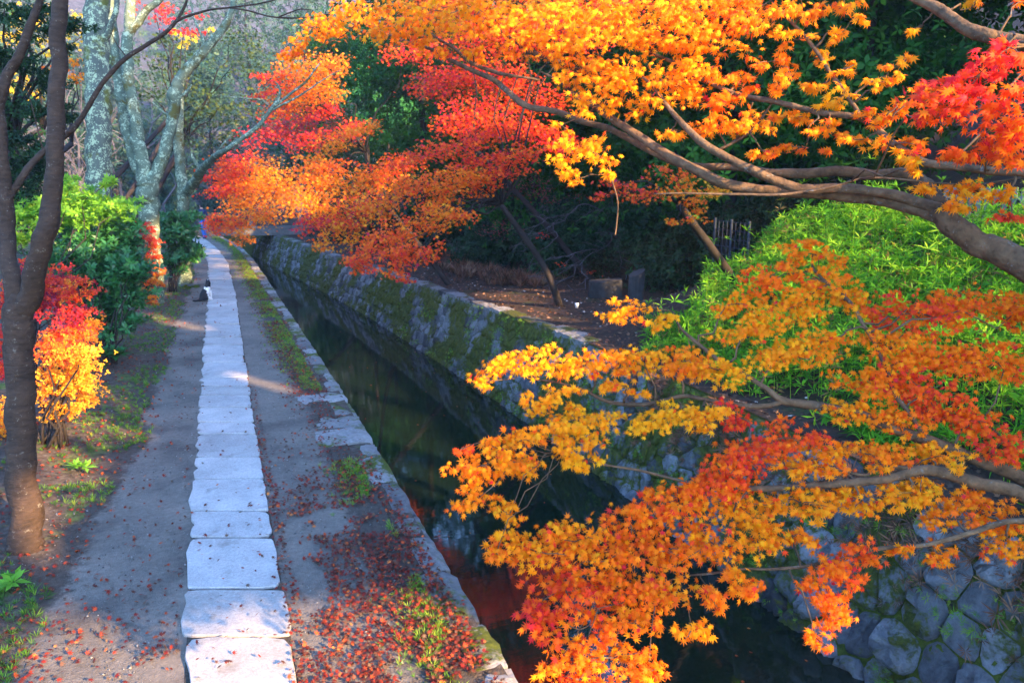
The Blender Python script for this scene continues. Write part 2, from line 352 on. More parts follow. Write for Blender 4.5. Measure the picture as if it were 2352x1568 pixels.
# the strip of paving slabs
joints = [2.3, 2.95, 3.5, 4.12, 4.88, 5.52, 6.40, 6.97, 7.77, 8.43, 9.25, 9.72, 10.38, 11.0, 11.5, 12.05, 13.05, 13.6, 14.5, 15.2]
while joints[-1] < 47: joints.append(joints[-1]+random.uniform(.42, .85))
mb = MB(); q = np.arange(2, 47, .5)
mb.add([v for y in q for v in ((float(pathc(y))-.31, y, .009), (float(pathc(y))+.335, y, .009))], [(2*i, 2*i+1, 2*i+3, 2*i+2) for i in range(len(q)-1)], 1)
for a, b in zip(joints[:-1], joints[1:]):
    g = random.uniform(.013, .024); a += g; b -= g; c = float(pathc((a+b)/2)); dx = float(pathc(b)-pathc(a))/2
    hl = .325+R.normal()*.012; hr = .325+R.normal()*.008
    tz = .03+R.normal()*.003; rc = random.uniform(.03, .07)
    cr = [(-hl, a), (hr, a), (hr, b), (-hl, b)]; out = []
    for i, (x, y) in enumerate(cr):
        sx = 1 if x < 0 else -1; sy = 1 if i < 2 else -1
        rr = rc*random.uniform(.5, 1.6)
        p1 = (x, y+sy*rr); p2 = (x+sx*rr*1.3, y); pm = (x+sx*rr*.3, y+sy*rr*.25)
        out += [p1, pm, p2] if i in (0, 2) else [p2, pm, p1]
        # edges of the slab, chipped by hand
        nx, ny = cr[(i+1) % 4]; ts = (.3, .5, .7)
        for t in ts:
            q = .018 if i == 3 else .005
            out.append((x+(nx-x)*t+R.normal()*q*(1 if i in (1, 3) else .3), y+(ny-y)*t+R.normal()*.005))
    o2 = [np.array([c+x+dx*((y-(a+b)/2)/((b-a)/2)), y-.38*x]) for x, y in out]; n = len(o2); ce = np.mean(o2, 0)
    tilt = R.normal(0, .004, 2)
    rings = [(1, -.05), (1, tz-.008), (.985, tz)]; V = []
    for s, z in rings: V += [(*(ce+(q-ce)*s), z+(tilt@(q-ce) if z > 0 else 0)) for q in o2]
    fc = [(r*n+i, r*n+(i+1) % n, (r+1)*n+(i+1) % n, (r+1)*n+i) for r in range(2) for i in range(n)]+[tuple(2*n+i for i in range(n))]
    mb.add(V, fc)
o = mb.build('stone_pavement', [M['slab'], M['jointsoil']]); ts = R.uniform(0, 1, 400); o.data.attributes.new('tint', 'FLOAT', 'FACE').data.foreach_set('value', [float(ts[max(0, i-89)//49+1]) for i in range(len(mb.f))]); tag(o, kind='structure')

# ------------------------------------------------------------------ canal walls
def clip(poly, p, q):
    m = ((p[0]+q[0])/2, (p[1]+q[1])/2); n = (q[0]-p[0], q[1]-p[1]); out = []
    for i in range(len(poly)):
        A = poly[i]; B = poly[(i+1) % len(poly)]
        da = (A[0]-m[0])*n[0]+(A[1]-m[1])*n[1]; db = (B[0]-m[0])*n[0]+(B[1]-m[1])*n[1]
        if da <= 0: out.append(A)
        if da*db < 0: t = da/(da-db); out.append((A[0]+(B[0]-A[0])*t, A[1]+(B[1]-A[1])*t))
    return out
def rubble(y0, y1, h, sx, sy, slant):
    nx = int((y1-y0)/sx); nyr = int(round(h/sy)); pts = {}
    for i in range(-1, nx+2):
        for j in range(-1, nyr+1):
            pts[i, j] = (y0+(i+.5+(j % 2)*.5)*sx+R.uniform(-.3, .3)*sx+j*slant, (j+.5)*h/nyr+R.uniform(-.28, .28)*sy)
    for (i, j), p in pts.items():
        if i < 0 or j < 0 or i > nx or j >= nyr: continue
        poly = [(p[0]-sx*2, 0), (p[0]+sx*2, 0), (p[0]+sx*2, h), (p[0]-sx*2, h)]
        for di in (-2, -1, 0, 1, 2):
            for dj in (-2, -1, 0, 1, 2):
                if (di or dj) and (i+di, j+dj) in pts and poly: poly = clip(poly, p, pts[i+di, j+dj])
        if len(poly) > 2: yield p, poly
WH = 1.86
def wall_pt(y, s, out=0.):
    """point on the sloping far wall: s metres up from its foot"""
    k = s/WH; top = float(ftopz(y)); f = float(foot(y))
    return np.array([f-.12+k*.62-out*.95, y, -1.55+k*(top+1.53)+out*.3])
root = empty('canal_wall', (5.3, 10, WZ), 'sloping mossy rubble stone retaining wall on the far side of the canal', 'canal wall')
mb = MB(); yv = np.arange(-6, 75, .5)
V = []; 
for y in yv: V += [wall_pt(y, -.3), wall_pt(y, WH)-np.array([-.02, 0, .01]), wall_pt(y, WH)+np.array([.5, 0, -.05])]
mb.add(V, [(a*3+k, (a+1)*3+k, (a+1)*3+k+1, a*3+k+1) for a in range(len(yv)-1) for k in (0, 1)])
mb.build('joints', M['mortar'], root)
V = []; Fc = []; tv = []
for (p, poly) in list(rubble(-5, 6.5, WH, .34, .36, .10))+list(rubble(6.5, 46, WH, .21, .31, .15)):
    c = np.mean(poly, 0); q = []
    m = len(poly)
    for i in range(m):
        A = np.array(poly[i]); B = np.array(poly[(i+1) % m])
        if np.linalg.norm(A-B) < .02: continue
        q += [A*.82+B*.18, (A+B)/2, A*.18+B*.82]
    if len(q) < 6: continue
    q = np.array(q); n = len(q); size = math.sqrt(abs(np.sum(q[:, 0]*np.roll(q[:, 1], -1)-q[:, 1]*np.roll(q[:, 0], -1)))/2)
    bulge = size*random.uniform(.08, .26)*(1 if c[0] < 8 else .6); off = len(V); tilt = R.normal(0, .2, 2); tt = R.uniform(0, 1)
    for s, o_, jt in ((.95, -.2, 0), (.90, .4, .035), (.76, .9, .10), (.42, 1., .16)):
        for a in q:
            b = c+(a-c)*s*(1+R.normal()*jt); out = bulge*o_*(1+R.normal()*jt*3)+float(tilt@(b-c))*max(o_, 0)
            V.append(wall_pt(b[0], b[1], out))
    for r in range(3):
        for i in range(n): Fc.append((off+r*n+i, off+r*n+(i+1) % n, off+(r+1)*n+(i+1) % n, off+(r+1)*n+i)); tv.append(tt)
    V.append(wall_pt(c[0], c[1], bulge*1.02))
    for i in range(n): Fc.append((off+3*n+i, off+3*n+(i+1) % n, off+4*n)); tv.append(tt)
Fc = [f[::-1] for f in Fc]
o = mesh_obj('stonework', V, Fc, [M['rock'], M['rockfar']], root, smooth=True); o.data.polygons.foreach_set('material_index', [1 if V[f[0]][1] > 7.5 else 0 for f in Fc])
at = o.data.attributes.new('tint', 'FLOAT', 'FACE'); at.data.foreach_set('value', tv)
def blocks(ed, y0, y1, w, ztop, h, m, name, parent, lmin=.4, lmax=.85, wj=.06, side=-1):
    mb = MB(); y = y0; tv = []
    while y < y1:
        l = random.uniform(lmin, lmax)*(1 if y < 25 else 1.6); ww = w(y)+R.normal()*wj; yc = y+l/2; e = float(ed(yc)); sl = (float(ed(y+l))-float(ed(y)))/l
        zt = ztop(yc)+R.normal()*.008; n0 = len(mb.f)
        nx, ny = 4, 5; V = []
        for zz, s in ((-h, 1.), (0, 1.)):
            for i in range(nx+1):
                for j in range(ny+1):
                    a = i/nx; b = j/ny; cx = abs(2*a-1); cy = abs(2*b-1)
                    rnd = .016*(max(0, cx-.6)/.4)**2+.016*(max(0, cy-.7)/.3)**2
                    x = e+side*a*ww+sl*(b-.5)*l; yy_ = y+.008+b*(l-.016)
                    if zz == 0: V.append((x+R.normal()*.008, yy_+R.normal()*.006, zt-rnd+R.normal()*.006))
                    else: V.append((x, yy_, zt-h))
        N1 = (nx+1)*(ny+1); fc = []
        ix = lambda k, i, j: k*N1+i*(ny+1)+j
        for i in range(nx):
            for j in range(ny): fc.append((ix(1, i, j), ix(1, i+1, j), ix(1, i+1, j+1), ix(1, i, j+1)))
        for i in range(nx): fc += [(ix(0, i, 0), ix(0, i+1, 0), ix(1, i+1, 0), ix(1, i, 0)), (ix(0, i, ny), ix(1, i, ny), ix(1, i+1, ny), ix(0, i+1, ny))]
        for j in range(ny): fc += [(ix(0, 0, j), ix(1, 0, j), ix(1, 0, j+1), ix(0, 0, j+1)), (ix(0, nx, j), ix(0, nx, j+1), ix(1, nx, j+1), ix(1, nx, j))]
        mb.add(V, fc); tv += [R.uniform(0, 1)]*len(fc); y += l
    o = mb.build(name, m, parent); at = o.data.attributes.new('tint', 'FLOAT', 'FACE'); at.data.foreach_set('value', tv); return o
blocks(lambda y: foot(y)+.47, 11.2, 46, lambda y: .36, lambda y: float(ftopz(y))+.03, .16, M['rock'], 'coping', root, side=1)
root = empty('canal_wall', (1.5, 8, 0), 'pale stone edging wall between the gravel path and the canal water', 'canal wall')
blocks(edge, -4, 60, lambda y: (.62 if 8.0 < y < 10.6 else .25), lambda y: .012, .3, M['coping'], 'coping', root)
mb = MB(); V = []
for y in yv: V += [(float(edge(y))-.02, y, -.2), (float(edge(y))-.01, y, -2.1)]
mb.add(V, [(a*2, a*2+1, a*2+3, a*2+2) for a in range(len(yv)-1)]); mb.build('wall_face', M['rock'], root)

# ------------------------------------------------------------------ light: gaps cut through the tree crowns so sun lands on chosen spots
BEAMS = []
def beam(p, r): BEAMS.append((np.array(p), r))
for x in np.arange(-2.4, 1.6, .45):
    for y in (3.7, 4.1, 4.5): beam((x, y-.1*x, 0), .32)
NG = len(BEAMS)
for x, y, r in ((275, 965, .28), (300, 990, .13), (385, 735, .34), (430, 745, .3), (620, 886, .14), (670, 895, .12), (530, 862, .10), (180, 1070, .16), (215, 1100, .14)): beam(G(x, y), r)
NS = len(BEAMS)
for x, y, d, r in ((90, 1180, 6.6, .3), (170, 850, 8.2, .5), (175, 760, 8.2, .35), (355, 620, 18.8, .45), (355, 560, 18.8, .4), (240, 470, 11.5, .5), (150, 450, 11, .4), (100, 1060, 8.6, .3),
                   (1500, 340, 4.2, .22), (1620, 400, 4.1, .22), (1760, 440, 4., .2), (2050, 470, 3.8, .22), (1900, 455, 3.9, .2), (1720, 300, 4.1, .4), (1900, 210, 4., .5), (1400, 270, 4.3, .25),
                   (700, 40, 6, .4), (430, 90, 22, 1.5), (80, 80, 20, 1.5)): beam(P(x, y, d), r)
def keep(pos, margin, beams=None):
    k = np.ones(len(pos), bool)
    sh = pos[:, :2]-SUN[:2]/SUN[2]*pos[:, 2:]                          # where this leaf's shadow lands: keep the path in the shade
    shade = (sh[:, 0] > -1.1) & (sh[:, 0] < 2.6) & (sh[:, 1] > 5.2) & (sh[:, 1] < 23.5)
    for i, (p, r) in enumerate(BEAMS if beams is None else beams):
        d = pos-p; t = d@SUN; q = np.linalg.norm(d-t[:, None]*SUN, axis=1); k &= ~((t > 1.2) & (q < r+margin) & ((i < NS) | ~shade))
    return k

# ------------------------------------------------------------------ foliage helpers
def spray_points(x, y, rx, ry, rot, d, n, flat=.55, deep=.8, clump=10, csz=.22):
    a = math.radians(rot); e1 = RGT*math.cos(a)-UPV*math.sin(a); e2 = RGT*math.sin(a)+UPV*math.cos(a); k = d/F
    m = max(1, n//clump); u = R.normal(0, 1, (m, 3)); u = norm(u)*(R.uniform(0, 1, (m, 1))**.45)
    Rx, Ry = rx*k, ry*k; Rz = Rx*deep
    fh = norm(np.array([FWD[0], FWD[1], 0.])[None])[0]
    c = P(x, y, d)+u[:, :1]*Rx*e1+u[:, 1:2]*Ry*e2+u[:, 2:]*Rz*fh
    i = R.integers(0, m, n); s = min(Rx, .9*Ry+.15*Rx)*csz*2
    off = R.normal(0, 1, (n, 3))*np.array([s, s, s*flat])
    return c[i]+off
def leaf_frames(n, bias, noise, tipbias):
    nr = np.tile(np.array(bias, float), (n, 1))+R.normal(0, noise, (n, 3)); tp = np.tile(np.array(tipbias, float), (n, 1))+R.normal(0, .7, (n, 3))
    return frames(nr, tp)
def tubes(name, lines, m, parent, n=6, jit=0.):
    mb = MB()
    for p, r in lines: mb.tube(p, r, n, jit)
    return mb.build(name, m, parent, smooth=True)
def arch(a, b, sag=.12, n=7, wob=.04):
    a = np.array(a); b = np.array(b); t = np.linspace(0, 1, n)[:, None]; L = np.linalg.norm(b-a)
    q = a+(b-a)*t; q[:, 2] += (np.sin(t[:, 0]*math.pi)*sag*L); q[1:-1] += R.normal(0, wob*L, (n-2, 3))*.5; return q

# ------------------------------------------------------------------ the near maple: limbs traced over the canal, its trunk on the far bank
LEAN = np.array([-.75*FWD[0]-.1, -.75*FWD[1]-.05, .62])
def fore_leaves(name, sprays, parent, m, size=(.022, .031), cover=2.6, limbs=None, dens=1., sunny=False):
    P_, S_, T_ = [], [], []; twigs = []
    for s in sprays:
        x, y, rx, ry, rot, d, t = s[:7]
        px = .046*(size[0]+size[1])/.053*F/d; n = int(math.pi*rx*ry*cover*dens/(.34*px*px))+2
        q = spray_points(x, y, rx, ry, rot, d, n, .4, .75, 10, .15); t = t+R.normal(0, .07)
        P_.append(q); S_.append(R.uniform(size[0], size[1], n)); tt = np.clip(R.normal(t, .13, n)+.45*(R.uniform(0, 1, n) < .035), 0, 1)
        T_.append(tt)
        if limbs is not None:
            c = P(x, y, d); dist = np.linalg.norm(limbs[0]-c, axis=1); i = int(np.argmin(dist))
            if True: twigs.append((arch(limbs[0][i], c, .05, 6, .10), np.linspace(min(.0065, limbs[1][i]*.7), .0022, 6)))
            for k in range(3):
                b = q[R.integers(0, n)]; twigs.append((arch(c, b, .04, 4, .08), np.linspace(.003, .0012, 4)))
    pos = np.vstack(P_); S_ = np.concatenate(S_); T_ = np.concatenate(T_)
    if sunny: k = keep(pos, -.06, BEAMS[:NG]); pos, S_, T_ = pos[k], S_[k], T_[k]
    n = len(pos); rot = leaf_frames(n, LEAN, .58, (-.55*RGT[0], -.55*RGT[1], -.45))
    rot[:, :, 0] *= R.uniform(.68, 1.12, (n, 1)); rot[:, :, 2] *= R.uniform(-.6, 4.2, (n, 1))          # leaves narrowed, cupped and curled unevenly
    o = scatter(name, LEAF7, pos, rot, S_, T_, m, parent)
    return o, twigs
U = lambda *a: a
def D(y): return 3.85-(y-600)/900*1.15
up_limbs = {
 'main': [(2900, 960, 3.3, 120), (2600, 780, 3.35, 100), (2352, 605, 3.5, 78), (2250, 558, 3.6, 72), (2190, 518, 3.65, 64), (2150, 482, 3.7, 58)],
 'sunny': [(2190, 515, 3.65, 44), (2130, 488, 3.72, 36), (2050, 468, 3.8, 32), (1950, 452, 3.9, 30), (1800, 441, 4.0, 28), (1700, 429, 4.05, 28), (1600, 395, 4.1, 28), (1520, 350, 4.2, 26), (1450, 303, 4.3, 22), (1370, 247, 4.4, 17), (1334, 228, 4.5, 13), (1290, 190, 4.6, 9), (1240, 165, 4.7, 5)],
 'second': [(2155, 480, 3.68, 36), (2072, 455, 3.75, 29), (1954, 434, 3.82, 27), (1853, 436, 3.85, 27), (1803, 424, 3.88, 26), (1736, 396, 3.9, 25), (1669, 362, 3.95, 23), (1618, 330, 4.0, 21), (1568, 285, 4.05, 18), (1530, 240, 4.1, 12), (1490, 190, 4.15, 8), (1440, 150, 4.2, 5)],
 'grey': [(2160, 480, 3.72, 46), (2145, 453, 3.75, 42), (2122, 420, 3.8, 40), (2094, 402, 3.85, 34), (2050, 399, 3.9, 30), (2004, 400, 3.95, 30), (1937, 394, 4.0, 28), (1853, 398, 4.1, 27), (1770, 399, 4.15, 25), (1690, 384, 4.2, 22), (1568, 378, 4.3, 20), (1480, 340, 4.4, 18), (1400, 295, 4.5, 17), (1338, 279, 4.6, 17), (1271, 256, 4.7, 17), (1217, 247, 4.75, 17), (1187, 228, 4.8, 17), (1153, 198, 4.9, 16), (1130, 181, 4.9, 15), (1086, 164, 5, 13), (1036, 138, 5.1, 11), (985, 111, 5.2, 9), (935, 97, 5.3, 7), (895, 81, 5.4, 4)],
 'long': [(2700, 520, 3.2, 50), (2500, 420, 3.3, 34), (2352, 397, 3.4, 26), (2273, 391, 3.45, 23), (2206, 384, 3.5, 22), (2139, 376, 3.55, 21), (2105, 363, 3.6, 21), (2048, 329, 3.65, 20), (2021, 302, 3.7, 20), (1978, 273, 3.75, 19), (1937, 265, 3.8, 17), (1887, 259, 3.85, 17), (1837, 248, 3.9, 16), (1769, 232, 3.95, 15), (1729, 225, 4.0, 14), (1685, 215, 4.05, 13), (1635, 195, 4.1, 12), (1595, 175, 4.15, 11), (1568, 154, 4.2, 11), (1506, 128, 4.25, 10), (1472, 111, 4.3, 7), (1440, 90, 4.35, 4)],
 'riser': [(1978, 273, 3.75, 13), (1968, 255, 3.76, 12), (1937, 208, 3.8, 12), (1907, 168, 3.85, 11), (1870, 111, 3.9, 11), (1833, 67, 3.95, 9), (1790, 24, 4, 6), (1760, -10, 4, 4)],
 'top': [(2750, 330, 3.1, 80), (2520, 190, 3.15, 56), (2400, 125, 3.2, 46), (2290, 88, 3.3, 38), (2273, 81, 3.3, 37), (2223, 67, 3.35, 35), (2189, 44, 3.4, 33), (2156, 20, 3.45, 30), (2122, 3, 3.5, 28), (2050, -30, 3.6, 22), (1900, -70, 3.8, 12)],
 'cross': [(1392, 178, 4.4, 12), (1355, 171, 4.45, 14), (1294, 150, 4.5, 13), (1264, 134, 4.55, 14), (1221, 121, 4.6, 13), (1187, 97, 4.65, 12), (1147, 71, 4.7, 11), (1120, 57, 4.75, 9), (1093, 37, 4.8, 6)],
 'left': [(1240, 185, 4.85, 6), (1160, 172, 4.9, 10), (1130, 164, 4.95, 11), (1079, 144, 5, 10), (1043, 111, 5.05, 9), (1002, 87, 5.1, 8), (972, 64, 5.15, 6), (952, 47, 5.2, 4)],
 'wand': [(1640, 350, 4.1, 9), (1696, 322, 4.05, 8), (1729, 297, 4.0, 8), (1759, 259, 4.0, 7), (1776, 232, 3.95, 6), (1803, 198, 3.95, 5), (1830, 165, 3.9, 4)],
 'wand2': [(1660, 343, 4.1, 8), (1696, 315, 4.1, 7), (1716, 269, 4.1, 6), (1729, 235, 4.1, 5)],
 'thin': [(2352, 407, 3.5, 5), (2240, 424, 3.55, 6), (2150, 420, 3.6, 5), (2000, 408, 3.62, 6), (1900, 432, 3.65, 7), (1800, 447, 3.7, 8), (1700, 446, 3.75, 7), (1568, 444, 3.8, 5), (1500, 446, 3.85, 3)],
 'pend': [(1399, 373, 4.2, 4), (1405, 411, 4.2, 4), (1419, 464, 4.2, 4.5), (1416, 519, 4.2, 4), (1413, 540, 4.2, 4)],
}
TB = np.array([7.3, 1.7, zright(7.3, 1.7)-.1])
root = empty('maple_tree', TB, 'near maple with long bare brown limbs and yellow orange leaves across the top', 'tree', 'orange maples leaning over the canal')
LIMBS = {k: limb_pts(v, 5) for k, v in up_limbs.items()}
e0 = LIMBS['main'][0][0]; e1 = LIMBS['long'][0][0]; e2 = LIMBS['top'][0][0]
tp = catmull([list(TB)+[.2], list(TB+[-.1, .05, .7])+[.16], list((TB+e0)/2+[.35, 0, .25])+[.13], list(e0)+[.115]], 6)
tubes('trunk', [(tp[:, :3], tp[:, 3])], M['maplebark'], root, 12, .04)
tp = catmull([list(TB+[-.05, .03, .6])+[.12], list(TB+[-.1, .2, 1.4])+[.1], list(e1+[.25, .05, -.1])+[.06], list(e1)+[.05]], 6)
tq = catmull([list(TB+[-.08, .1, 1.0])+[.1], list(TB+[-.1, .1, 2.2])+[.09], list(e2+[.3, 0, -.1])+[.07], list(e2)+[.068]], 6)
tubes('fork', [(tp[:, :3], tp[:, 3]), (tq[:, :3], tq[:, 3])], M['maplebark'], root, 9, .03)
for k, (p, r) in LIMBS.items():
    r = r*.82; tubes('limb' if r[0] > .025 else 'twig', [(p, r)], M['maplebark'], root, 12 if r[0] > .025 else 7, .05)
LP = np.vstack([LIMBS[k][0] for k in LIMBS]); LR = np.concatenate([LIMBS[k][1] for k in LIMBS])
top_sprays = [(x, y, a, b, c, d, t+.07) for x, y, a, b, c, d, t in [(900, 60, 110, 50, -10, 5.0, .25), (1000, 25, 120, 45, -5, 4.8, .2), (1130, 55, 120, 60, 0, 4.6, .2), (1250, 45, 120, 60, 5, 4.4, .18), (1380, 65, 120, 65, 0, 4.2, .18), (1500, 55, 120, 70, 0, 4.1, .18),
 (1620, 65, 120, 70, 0, 4.0, .25), (1720, 50, 100, 55, 0, 4.0, .3), (1850, 25, 90, 32, 0, 3.9, .3), (1310, 165, 90, 50, 10, 4.4, .2), (1420, 170, 110, 55, 5, 4.2, .18), (1520, 185, 90, 55, 0, 4.1, .2), (1620, 185, 80, 50, 0, 4.05, .25),
 (1380, 240, 80, 32, 10, 4.3, .2), (1470, 250, 60, 30, 10, 4.3, .2), (1740, 285, 80, 35, 0, 4, .3), (1640, 290, 70, 30, 5, 4.1, .3), (1660, 240, 70, 28, 0, 4, .3), (1310, 350, 38, 40, 20, 4.1, .15), (1370, 360, 45, 55, 10, 4.1, .18), (1325, 410, 60, 18, 10, 4.1, .14), (1400, 410, 35, 20, 0, 4.1, .15),
 (1290, 290, 30, 16, 0, 4.3, .2), (730, 75, 80, 38, -30, 5.6, .35), (800, 40, 80, 40, -15, 5.4, .3), (680, 130, 60, 26, -30, 5.8, .4), (1000, 110, 60, 24, 10, 5, .25), (1090, 120, 50, 20, 10, 4.9, .25),
 (1900, 130, 36, 28, -20, 3.9, .05), (1940, 70, 60, 20, -25, 3.9, .08), (1880, 205, 40, 26, 0, 3.9, .1), (1925, 225, 40, 35, 0, 3.8, .1), (2010, 200, 75, 20, -25, 3.7, .2), (2075, 150, 60, 16, -20, 3.7, .2), (1990, 320, 70, 30, 0, 3.7, .25), (1900, 300, 60, 26, 0, 3.8, .25), (2060, 245, 60, 30, -10, 3.65, .3),
 (1780, 140, 60, 26, 0, 4, .45), (1700, 190, 50, 26, 0, 4.1, .5), (2230, 20, 30, 28, 60, 3.5, .15), (2340, 6, 30, 12, 0, 3.3, .3), (1420, 8, 200, 25, 0, 4.2, .2), (1150, 2, 200, 20, 0, 4.6, .2), (1620, 5, 200, 22, 0, 4.0, .28),
 (1580, 120, 70, 40, 0, 4.05, .22), (1210, 110, 70, 30, 0, 4.6, .25), (1850, 340, 60, 18, 0, 3.9, .35), (1270, 120, 40, 30, 0, 4.5, .5), (1790, 190, 60, 28, 0, 3.9, .3), (1820, 270, 70, 24, 0, 3.9, .3), (1960, 150, 50, 18, -25, 3.8, .15), (1980, 270, 60, 24, 0, 3.7, .3), (2060, 330, 60, 22, 0, 3.6, .3), (1750, 345, 60, 18, 0, 3.95, .4), (2110, 210, 50, 20, -20, 3.6, .35), (1840, 90, 50, 26, 0, 3.9, .3), (1930, 20, 70, 24, 0, 3.8, .25), (1540, 300, 50, 20, 0, 4.1, .25), (2120, 60, 40, 14, -15, 3.5, .2)]]
fl, tw = fore_leaves('foliage', top_sprays, root, M['orange'], limbs=(LP, LR), cover=2.35, size=(.026, .037))
tag(tubes('twigs', tw, M['maplebark'], root, 5), kind='stuff')
right_sprays = [(2250, 170, 100, 50, -30, 2.7, .86), (2170, 255, 95, 60, -25, 2.8, .72), (2290, 270, 80, 70, 0, 2.7, .66), (2230, 340, 110, 40, 0, 2.9, .5), (2320, 110, 50, 36, -30, 2.6, .95), (2110, 385, 50, 22, 10, 2.9, .3), (2330, 350, 50, 40, 0, 2.8, .55),
 (2250, 440, 90, 30, 10, 3.5, .35), (2200, 475, 50, 26, 30, 3.5, .32), (2320, 500, 36, 30, 0, 3.4, .75), (2150, 430, 50, 18, 0, 3.5, .3), (2380, 230, 70, 90, 0, 2.6, .75)]
fl, tw = fore_leaves('foliage', right_sprays, root, M['orange'], limbs=(LP, LR), cover=3.2, size=(.026, .036))
tag(fl, 'soft red orange leaves closest at the upper right')
tag(tubes('twigs', tw, M['maplebark'], root, 5), kind='stuff')

low_limbs = {
 'one': [(2700, 1250, 3.3, 70), (2500, 1180, 3.35, 50), (2352, 1100, 3.4, 34), (2206, 1040, 3.4, 28), (2122, 1007, 3.4, 27), (2055, 984, 3.42, 25), (1988, 957, 3.45, 25), (1937, 947, 3.45, 24), (1887, 937, 3.48, 22), (1837, 927, 3.5, 21), (1796, 917, 3.5, 19), (1763, 893, 3.52, 13), (1719, 866, 3.55, 12), (1669, 839, 3.6, 11), (1628, 809, 3.65, 10), (1568, 759, 3.7, 7), (1545, 715, 3.75, 4)],
 'fork1': [(1800, 919, 3.5, 14), (1769, 930, 3.5, 13), (1719, 933, 3.5, 12), (1679, 927, 3.5, 11), (1618, 917, 3.52, 10), (1568, 910, 3.55, 10), (1489, 928, 3.55, 10), (1422, 927, 3.55, 9), (1382, 917, 3.57, 8), (1351, 900, 3.6, 7), (1321, 888, 3.6, 6), (1271, 876, 3.6, 5), (1214, 870, 3.65, 3)],
 'rise': [(2122, 1002, 3.4, 13), (2088, 947, 3.42, 11), (2055, 906, 3.45, 10), (2045, 870, 3.5, 10), (2028, 829, 3.55, 10), (2005, 779, 3.6, 9), (1981, 742, 3.65, 9), (1958, 702, 3.7, 9), (1924, 668, 3.75, 8), (1890, 641, 3.8, 7), (1867, 614, 3.85, 5), (1867, 585, 3.9, 3)],
 'two': [(2620, 1290, 3.2, 60), (2480, 1210, 3.2, 44), (2352, 1140, 3.2, 36), (2307, 1122, 3.2, 32), (2256, 1112, 3.2, 30), (2206, 1098, 3.2, 28), (2156, 1086, 3.2, 27), (2105, 1082, 3.2, 25), (2038, 1098, 3.2, 21), (1971, 1106, 3.2, 19), (1904, 1112, 3.2, 18), (1837, 1118, 3.2, 16), (1769, 1122, 3.2, 14), (1719, 1122, 3.2, 13), (1652, 1122, 3.2, 11), (1618, 1122, 3.2, 9), (1568, 1105, 3.22, 7), (1470, 1080, 3.25, 6), (1380, 1065, 3.3, 5), (1290, 1040, 3.35, 3)],
 'fork2': [(1630, 1122, 3.2, 8), (1568, 1145, 3.2, 7), (1500, 1165, 3.2, 5), (1440, 1190, 3.2, 3)],
 'three': [(2550, 1215, 3.0, 22), (2352, 1195, 3.0, 16), (2290, 1202, 3.0, 14), (2240, 1219, 3.0, 13), (2172, 1239, 3.0, 12), (2105, 1253, 3.0, 11), (2021, 1258, 3.0, 10), (1937, 1283, 3.0, 9), (1887, 1293, 3.0, 9), (1837, 1301, 3.0, 8), (1769, 1306, 3.0, 7), (1702, 1306, 3.0, 6), (1635, 1316, 3.0, 5), (1568, 1323, 3.0, 4), (1500, 1345, 3.0, 3)],
 'side': [(2105, 1080, 3.2, 12), (2030, 1068, 3.2, 8), (1990, 1090, 3.2, 6), (1940, 1082, 3.22, 5), (1870, 1075, 3.25, 4), (1760, 1078, 3.3, 3)],
 'drop': [(1720, 1125, 3.15, 6), (1690, 1160, 3.1, 5), (1680, 1200, 3.1, 4), (1660, 1250, 3.05, 3)],
}
TB2 = np.array([6.3, .2, zright(6.3, .2)-.1])
root = empty('maple_tree', TB2, 'near maple with dark branches and dense orange leaves drooping low over the canal water', 'tree', 'orange maples leaning over the canal')
LIMBS = {k: limb_pts(v, 5) for k, v in low_limbs.items()}
L = []
tp = catmull([list(TB2)+[.17], list(TB2+[-.1, .05, .6])+[.14], list((TB2+LIMBS['one'][0][0])/2+[.2, 0, .35])+[.09], list(LIMBS['one'][0][0])+[.066]], 6); L.append((tp[:, :3], tp[:, 3]))
for k in ('two', 'three'):
    e = LIMBS[k][0][0]; q = catmull([list(TB2+[-.1, .05, .5])+[.07], list((TB2+e)/2+[.1, 0, .25])+[.06], list(e)+[LIMBS[k][1][0]]], 6); L.append((q[:, :3], q[:, 3]))
tubes('trunk', L, M['maplebark'], root, 10, .04)
for k, (p, r) in LIMBS.items(): tubes('limb' if r[0] > .012 else 'twig', [(p, r)], M['maplebark'], root, 10 if r[0] > .02 else 7, .05)
LP = np.vstack([LIMBS[k][0] for k in LIMBS]); LR = np.concatenate([LIMBS[k][1] for k in LIMBS])
